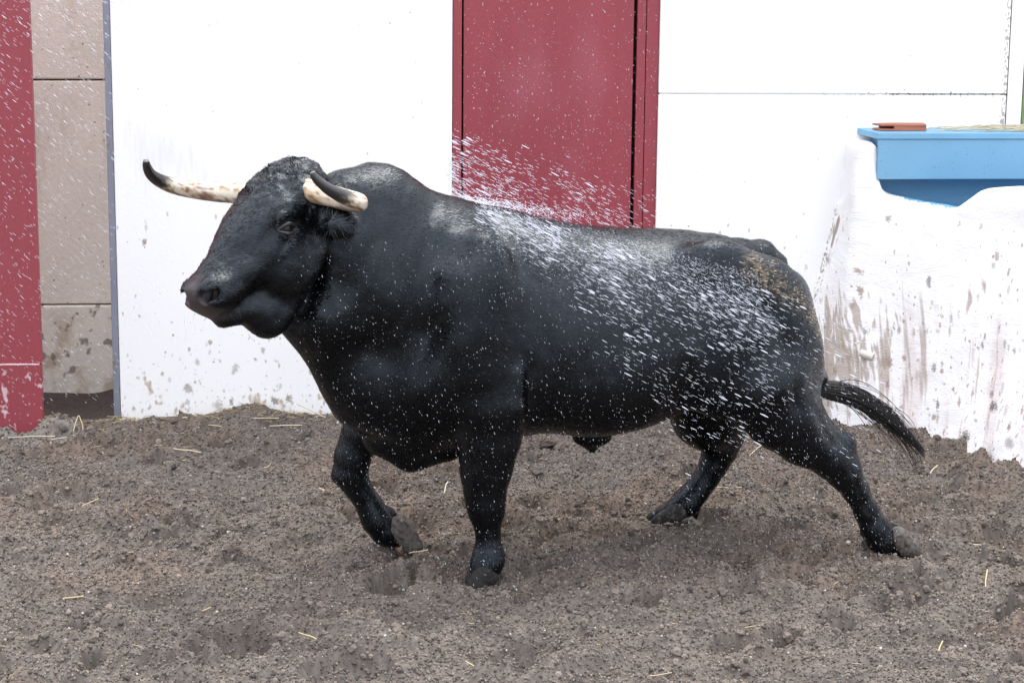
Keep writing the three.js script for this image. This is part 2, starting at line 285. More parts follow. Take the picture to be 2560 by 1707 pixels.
{
  const gm = new THREE.MeshStandardMaterial({ map: redPaint(9, 0.36), roughness: 0.45, bumpMap: bumpPaint(2), bumpScale: 0.0008 });
  const d = group('red_gate', [-1.9, 0, 0.2]), off = g => g.translate(1.9, 0, -0.2), uv = (x, y) => [(x + 2.4) / 1.2, (y + 0.08) / 2.4];
  mesh('upper_sheet', off(slab([-2.6, 0.29, 0.15], [-1.268, 2.9, 0.2], 0.004, uv)), gm, d);
  mesh('lower_sheet', off(slab([-2.6, -0.2, 0.152], [-1.27, 0.2865, 0.203], 0.004, uv)), gm, d);
  const weld = []; const r = rng(4); for (let x = -2.58; x < -1.275; x += 0.012) { const s = new THREE.SphereGeometry(0.0048 + 0.002 * r(), 6, 5); s.scale(1.6, 0.8, 0.7); s.translate(x, 0.2885 + 0.0012 * (r() - 0.5), 0.2015); weld.push(s); }
  mesh('weld_seam', off(mergeGeometries(weld)), new THREE.MeshStandardMaterial({ color: new THREE.Color().setRGB(.6, .38, .40), roughness: 0.5 }), d);
  tag(d, 'dark red painted steel gate at the left edge, scuffed pale at its foot', 'gate');
}
{ // passage between gate and wall: block wall at its back, grey steel post at its corner
  const ct = seed => colourTex(512, 1024, (u, v) => {
    const x = u * 0.9, y = v * 1.05, p = 1 + 0.06 * fbm(x * 4, y * 3, seed, 4) + 0.04 * n3(x * 90, y * 90, seed); let c = [.78 * p, .745 * p, .655 * p];
    const put = (q, t) => { c = c.map((a, e) => mix(a, q[e], clamp(t))); };
    put([.40, .31, .21], ss(0.0, 0.6, n3(x * 7, y * 0.9, seed + 2) + 0.3 * n3(x * 40, y * 9, 2)) * 0.35);
    put([.17, .14, .11], ss(0.58, 0.68, n3(x * 48, y * 48, seed + 5) + 0.2 * n3(x * 9, y * 9, 2)) * 0.7);
    if (seed === 1) { put([.36, .25, .13], ss(-0.1, 0.45, fbm(x * 7, y * 6, 3, 4) + 0.9 * (0.62 - y)) * 0.55 * ss(1.02, 0.8, y)); put([.16, .13, .10], ss(0.22, 0.5, fbm(x * 15, y * 14, 9, 3) - 0.6 * Math.abs(y - 0.87)) * 0.75); }
    return c;
  });
  const w = group('block_wall', [-1.25, 0, -0.64]), off = g => g.translate(1.25, 0, 0.64);
  const cb = (seed, a, b, y0) => mesh('block', off(slab(a, b, 0.008, (x, y) => [(x + 1.8) / 0.9, (y - y0) / 1.05])), new THREE.MeshStandardMaterial({ map: ct(seed), roughness: 0.9, bumpMap: bumpPaint(3), bumpScale: 0.002 }), w);
  cb(1, [-2.6, -0.62, -0.9], [-0.7, 0.378, -0.634], -0.62); cb(2, [-2.6, 0.384, -0.9], [-0.7, 1.417, -0.64], 0.384); cb(3, [-2.6, 1.425, -0.9], [-0.7, 2.46, -0.638], 1.425);
  mesh('mortar', off(slab([-2.58, -0.6, -0.88], [-0.72, 2.45, -0.656], 0.002)), jointMat, w);
  tag(w, 'stained pale concrete block wall at the back of the narrow passage', 'wall');
  const pt = colourTex(64, 1024, (u, v) => { const p = 1 + 0.12 * fbm(u * 2, v * 14, 3, 4); let c = [.215 * p, .225 * p, .275 * p]; const t = ss(0.25, 0.55, fbm(u * 3 + 2, v * 22, 7, 3) + 0.9 * (0.16 - v)); return c.map((a, e) => mix(a, [.19, .16, .14][e], t)); });
  const post = mesh('steel_post', slab([-0.987, -0.3, -0.05], [-0.9585, 2.47, -0.003], 0.003, (x, y, z) => [(x + 1) * 5 + z, (y + 0.3) / 2.8]), new THREE.MeshStandardMaterial({ map: pt, roughness: 0.5, metalness: 0.2 }));
  tag(post, 'slim blue grey steel post on the left end of the white wall', 'post');
  const side = mesh('passage_wall', slab([-0.955, -0.3, -0.9], [-0.78, 2.47, -0.202], 0.006), plainWhite); tag(side, 'white end wall closing the passage behind the post', 'wall');
}
// ---------------------------------------------------------------- masonry trough and blue feed box
{
  const bz = [[-0.3, 1.78], [0, 1.96], [0.7, 2.47], [1.2, 2.63], [2.4, 2.95], [3.6, 3.2]], tz = [[-0.3, 2.02], [0, 2.22], [0.72, 2.76], [1.2, 2.95], [2.4, 3.28], [3.6, 3.6]];
  const nrm = 0.80;
  const rimIn = z => 2.40 + z * 0.62;
  const basin = (x, y, z) => smax(smax((rimIn(z) - x) * 0.87, z - 0.50, 0.06), smax(0.62 - y, smax(0.012 - z, x - 3.3, 0.02), 0.03), 0.05);
  const mass = (x, y, z) => {
    const b = lerpTable(bz, z), t = lerpTable(tz, z), lump = 0.010 * n3(x * 3, y * 3, z * 3) + 0.004 * n3(x * 11, y * 11, z * 11) + 0.0012 * n3(x * 40, y * 40, z * 40);
    let d = (mix(b, t, y / 0.92) - x) * nrm;
    const tt = t + 0.035 + (y - 0.92) * 0.15; d = y > 0.86 ? smax(d, smin((tt - x) * 0.8, y - 0.925, 0.02), 0.02) : d;
    const top = 0.998 + 0.105 * ss(0.42, 0.56, z) + 0.03 * ss(0.9, 2.2, z);
    d = smax(d, y - top, 0.07);
    const pier = smax(smax(2.235 - x, x - 2.345, 0.03), smax(z - 0.17, y - 1.235, 0.03), 0.03);
    d = smin(d, pier, 0.12);
    d = smax(d, -basin(x, y, z), 0.035);
    d = smax(d, -0.18 - z, 0.02); d = smax(d, z - 3.4, 0.02); d = smax(d, x - 3.9, 0.02); d = smax(d, -0.3 - y, 0.02);
    return d + lump;
  };
  const g = surface(mass, [1.6, -0.35, -0.25], [4.0, 1.4, 3.5], 0.014);
  const p = g.attributes.position, idx = g.index.array, body = [], blue = [];
  for (let i = 0; i < idx.length; i += 3) {
    const q = e => (p.getX(idx[i]) * (e === 0) + p.getY(idx[i]) * (e === 1) + p.getZ(idx[i]) * (e === 2));
    const x = q(0), y = q(1), z = q(2), inB = basin(x, y, z) < 0.042 + 0.008 * n3(x * 20, y * 20, z * 20) && z < 0.66;
    (inB ? blue : body).push(idx[i], idx[i+1], idx[i+2]);
  }
  const r = rng(66), sp = [];
  for (let i = 0; i < 700; i++) { const z = mix(0, 2.4, r()), y = 0.95 * Math.pow(r(), 1.2); sp.push([z, y, 0.003 + 0.010 * Math.pow(r(), 3), 1 + 1.6 * r(), r() < 0.6 ? [.22, .19, .17] : [.3, .22, .16], 0.4 + 0.5 * r()]); }
  sp.push([1.02, .27, .028, .8, [.10, .09, .09], .9], [.93, .12, .03, .9, [.15, .13, .12], .8], [1.5, .32, .024, 2, [.2, .18, .17], .7], [1.2, .16, .03, .9, [.2, .17, .15], .6]);
  const g2 = new Map(); for (const s of sp) { const R = s[2] * 3; for (let i = Math.floor((s[0]-R)*12); i <= Math.floor((s[0]+R)*12); i++) for (let j = Math.floor((s[1]-R)*12); j <= Math.floor((s[1]+R)*12); j++) { const k = i * 4096 + j; if (!g2.has(k)) g2.set(k, []); g2.get(k).push(s); } }
  // limewash with scrapes, bared render and mud: u runs along the wall (z), v up
  const tex = colourTex(2048, 1024, (u, v) => {
    const z = u * 3 - 0.3, y = v * 1.5 - 0.1, q = 1 + 0.03 * fbm(z * 3, y * 3, 2, 3) + 0.02 * n3(z * 80, y * 80, 3); let c = [.77 * q, .755 * q, .75 * q];
    const put = (w, t) => { c = c.map((a, e) => mix(a, w[e], clamp(t))); };
    const sl = z + y * 0.42, s1 = n3(sl * 24, y * 1.6, 3), s2 = fbm(sl * 7, y * 1.4, 8, 3);
    put([.62, .53, .51], ss(0.0, 0.55, s2 + 0.3 * s1 - 0.7 * Math.max(0, y - 0.45)) * 0.62 * ss(0.8, 0.4, y));
    put([.40, .33, .28], ss(0.32, 0.6, s1 + 0.35 * n3(sl * 70, y * 6, 5) + 0.45 * s2 - 0.8 * Math.max(0, y - 0.5)) * 0.8 * ss(0.85, 0.5, y));
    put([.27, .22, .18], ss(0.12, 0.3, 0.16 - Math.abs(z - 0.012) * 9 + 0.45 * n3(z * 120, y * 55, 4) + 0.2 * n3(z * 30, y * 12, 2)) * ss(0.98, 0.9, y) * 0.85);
    // bared render: a strip in the corner and big scrapes
    put([.30, .255, .215], ss(0.10, 0.25, 0.30 - Math.abs(z - 0.045 + (0.85 - y) * 0.05) * 9 + 0.35 * n3(z * 50, y * 14, 2) - 6 * Math.max(0, y - 0.885) - 2.4 * Math.max(0, 0.77 - y)));
    put([.32, .25, .20], ss(0.08, 0.30, 0.80 - Math.hypot((z - 0.18) * 2.2, (y - 0.28) * 2.2) + 0.45 * n3(sl * 26, y * 4.5, 4) + 0.4 * n3(sl * 75, y * 18, 6) - 0.22 + 0.25 * fbm(z * 9, y * 9, 2, 3)) * 0.75);
    put([.34, .28, .235], ss(0.12, 0.32, 0.34 - Math.hypot((z - 0.70 + (0.7 - y) * 0.28) * 6, (y - 0.66) * 1.9) + 0.5 * n3(sl * 40, y * 9, 7) - 0.08) * 0.8);
    put([.30, .26, .23], ss(0.44, 0.62, n3(z * 60, y * 44, 9) + 0.4 * n3(z * 14, y * 12, 3) - 0.5 * Math.max(0, y - 0.2)) * 0.7 * ss(0.75, 0.3, y));
    const L = g2.get(Math.floor(z * 12) * 4096 + Math.floor(y * 12));
    if (L) for (const s of L) { const d = Math.hypot(z - s[0] + (y - s[1]) * 0.3, (y - s[1]) / s[3]) / s[2] + 0.7 * n3(z * 150, y * 150, s[0] * 30); if (d < 1.1) put(s[4], ss(1.1, 0.5, d) * s[5]); }
    return c;
  });
  const uv = new Float32Array(p.count * 2); for (let i = 0; i < p.count; i++) { uv[2*i] = (p.getZ(i) + 0.3) / 3; uv[2*i+1] = (p.getY(i) + 0.1) / 1.5; }
  const sub = ix => { const h = new THREE.BufferGeometry(); h.setAttribute('position', p); h.setAttribute('normal', g.attributes.normal); h.setAttribute('uv', new THREE.BufferAttribute(uv, 2)); h.setIndex(ix); return h.toNonIndexed(); };
  const t = group('masonry_trough', [2.3, 0, 0]), off = h => h.translate(-2.3, 0, 0);
  mesh('trough_wall', off(sub(body)), new THREE.MeshStandardMaterial({ map: tex, roughness: 0.88, bumpMap: bumpPaint(4), bumpScale: 0.002 }), t);
  const blueC = new THREE.Color().setRGB(.15, .35, .52);
  const blueTex = colourTex(512, 512, (u, v) => { const q = 1 + 0.05 * fbm(u * 6, v * 6, 2, 3) + 0.03 * n3(u * 120, v * 120, 1); let c = [.165 * q, .36 * q, .53 * q]; const t2 = ss(0.5, 0.6, n3(u * 150, v * 110, 4) + 0.25 * n3(u * 9, v * 9, 3)); return c.map((a, e) => mix(a, [.10, .16, .23][e], t2 * 0.6)); });
  const blueMat = new THREE.MeshStandardMaterial({ map: blueTex, roughness: 0.5 });
  mesh('basin_lining', off(sub(blue)), new THREE.MeshStandardMaterial({ color: blueC, roughness: 0.5 }), t);
  // stub of drain pipe low on the slope
  const st = new THREE.CylinderGeometry(0.016, 0.018, 0.06, 16, 1, true), sc = new THREE.CylinderGeometry(0.012, 0.012, 0.05, 12); st.rotateZ(Math.PI / 2 - 0.25); sc.rotateZ(Math.PI / 2 - 0.25);
  const zz = 0.33, yy = 0.335, xx = mix(lerpTable(bz, zz), lerpTable(tz, zz), yy / 0.92); st.rotateY(-0.5); sc.rotateY(-0.5); st.translate(xx - 0.008, yy, zz + 0.008); sc.translate(xx, yy, zz);
  const pipe = mesh('drain_stub', off(st), new THREE.MeshStandardMaterial({ color: new THREE.Color().setRGB(.6, .56, .5), roughness: 0.7, side: THREE.DoubleSide }), t); mesh('pipe_bore', sc, jointMat, pipe);
  tag(t, 'white limewashed masonry trough with sloping scraped front at the right', 'trough');

  const b = group('blue_feed_box', [2.33, 1.05, 0.0]), ob = h => h.translate(-2.33, -1.05, 0);
  const lidS = new THREE.Shape(); lidS.moveTo(2.286, -0.002); lidS.lineTo(2.334, -0.185); lidS.lineTo(3.6, -0.185); lidS.lineTo(3.6, -0.002); lidS.closePath();
  const lid = new THREE.ExtrudeGeometry(lidS, { depth: 0.022, bevelEnabled: true, bevelSize: 0.002, bevelThickness: 0.002, bevelSegments: 2 }); lid.rotateX(-Math.PI / 2); lid.translate(0, 1.257, 0);
  mesh('lid', ob(planarUV(lid)), blueMat, b);
  mesh('front_board', ob(slab([2.338, 1.078, 0.160], [3.6, 1.254, 0.181], 0.004)), blueMat, b);
  mesh('end_board', ob(slab([2.347, 1.08, 0.004], [2.366, 1.252, 0.158], 0.003)), blueMat, b);
  mesh('back_board', ob(slab([2.368, 0.66, 0.002], [3.6, 1.081, 0.009], 0.002)), blueMat, b);
  mesh('bottom_board', ob(slab([2.368, 1.083, 0.004], [3.6, 1.1, 0.158], 0.003)), blueMat, b);
  tag(b, 'pale blue painted feed box with overhanging lid above the trough', 'feed box');

  // broken hollow brick lying on the lid
  const bs = new THREE.Shape(); bs.moveTo(-.085, -.03); bs.lineTo(.11, -.035); bs.lineTo(.115, .03); bs.lineTo(-.03, .034); bs.lineTo(-.115, .012); bs.closePath();
  const brick = group('broken_brick', [2.45, 1.283, 0.085]);
  const mk = (h, y) => { const q = new THREE.ExtrudeGeometry(bs, { depth: h, bevelEnabled: true, bevelSize: 0.0015, bevelThickness: 0.0015, bevelSegments: 1 }); q.rotateX(-Math.PI / 2); q.translate(0, y, 0); return planarUV(q); };
  const clay = new THREE.MeshStandardMaterial({ map: colourTex(256, 256, (u, v) => { const q = 1 + 0.2 * fbm(u * 8, v * 8, 5, 4); return [.36 * q, .135 * q, .085 * q]; }), roughness: 0.9 });
  mesh('shell', mk(0.005, 0.001), clay, brick); mesh('shell', mk(0.005, 0.021), clay, brick);
  mesh('web', slab([-0.03, 0.0075, 0.012], [0.112, 0.0195, 0.032], 0.001), clay, brick); mesh('web', slab([-0.085, 0.0075, -0.028], [0.1, 0.0195, -0.018], 0.001), clay, brick);
  tag(brick, 'broken terracotta hollow brick lying on the blue feed box lid', 'brick');
}
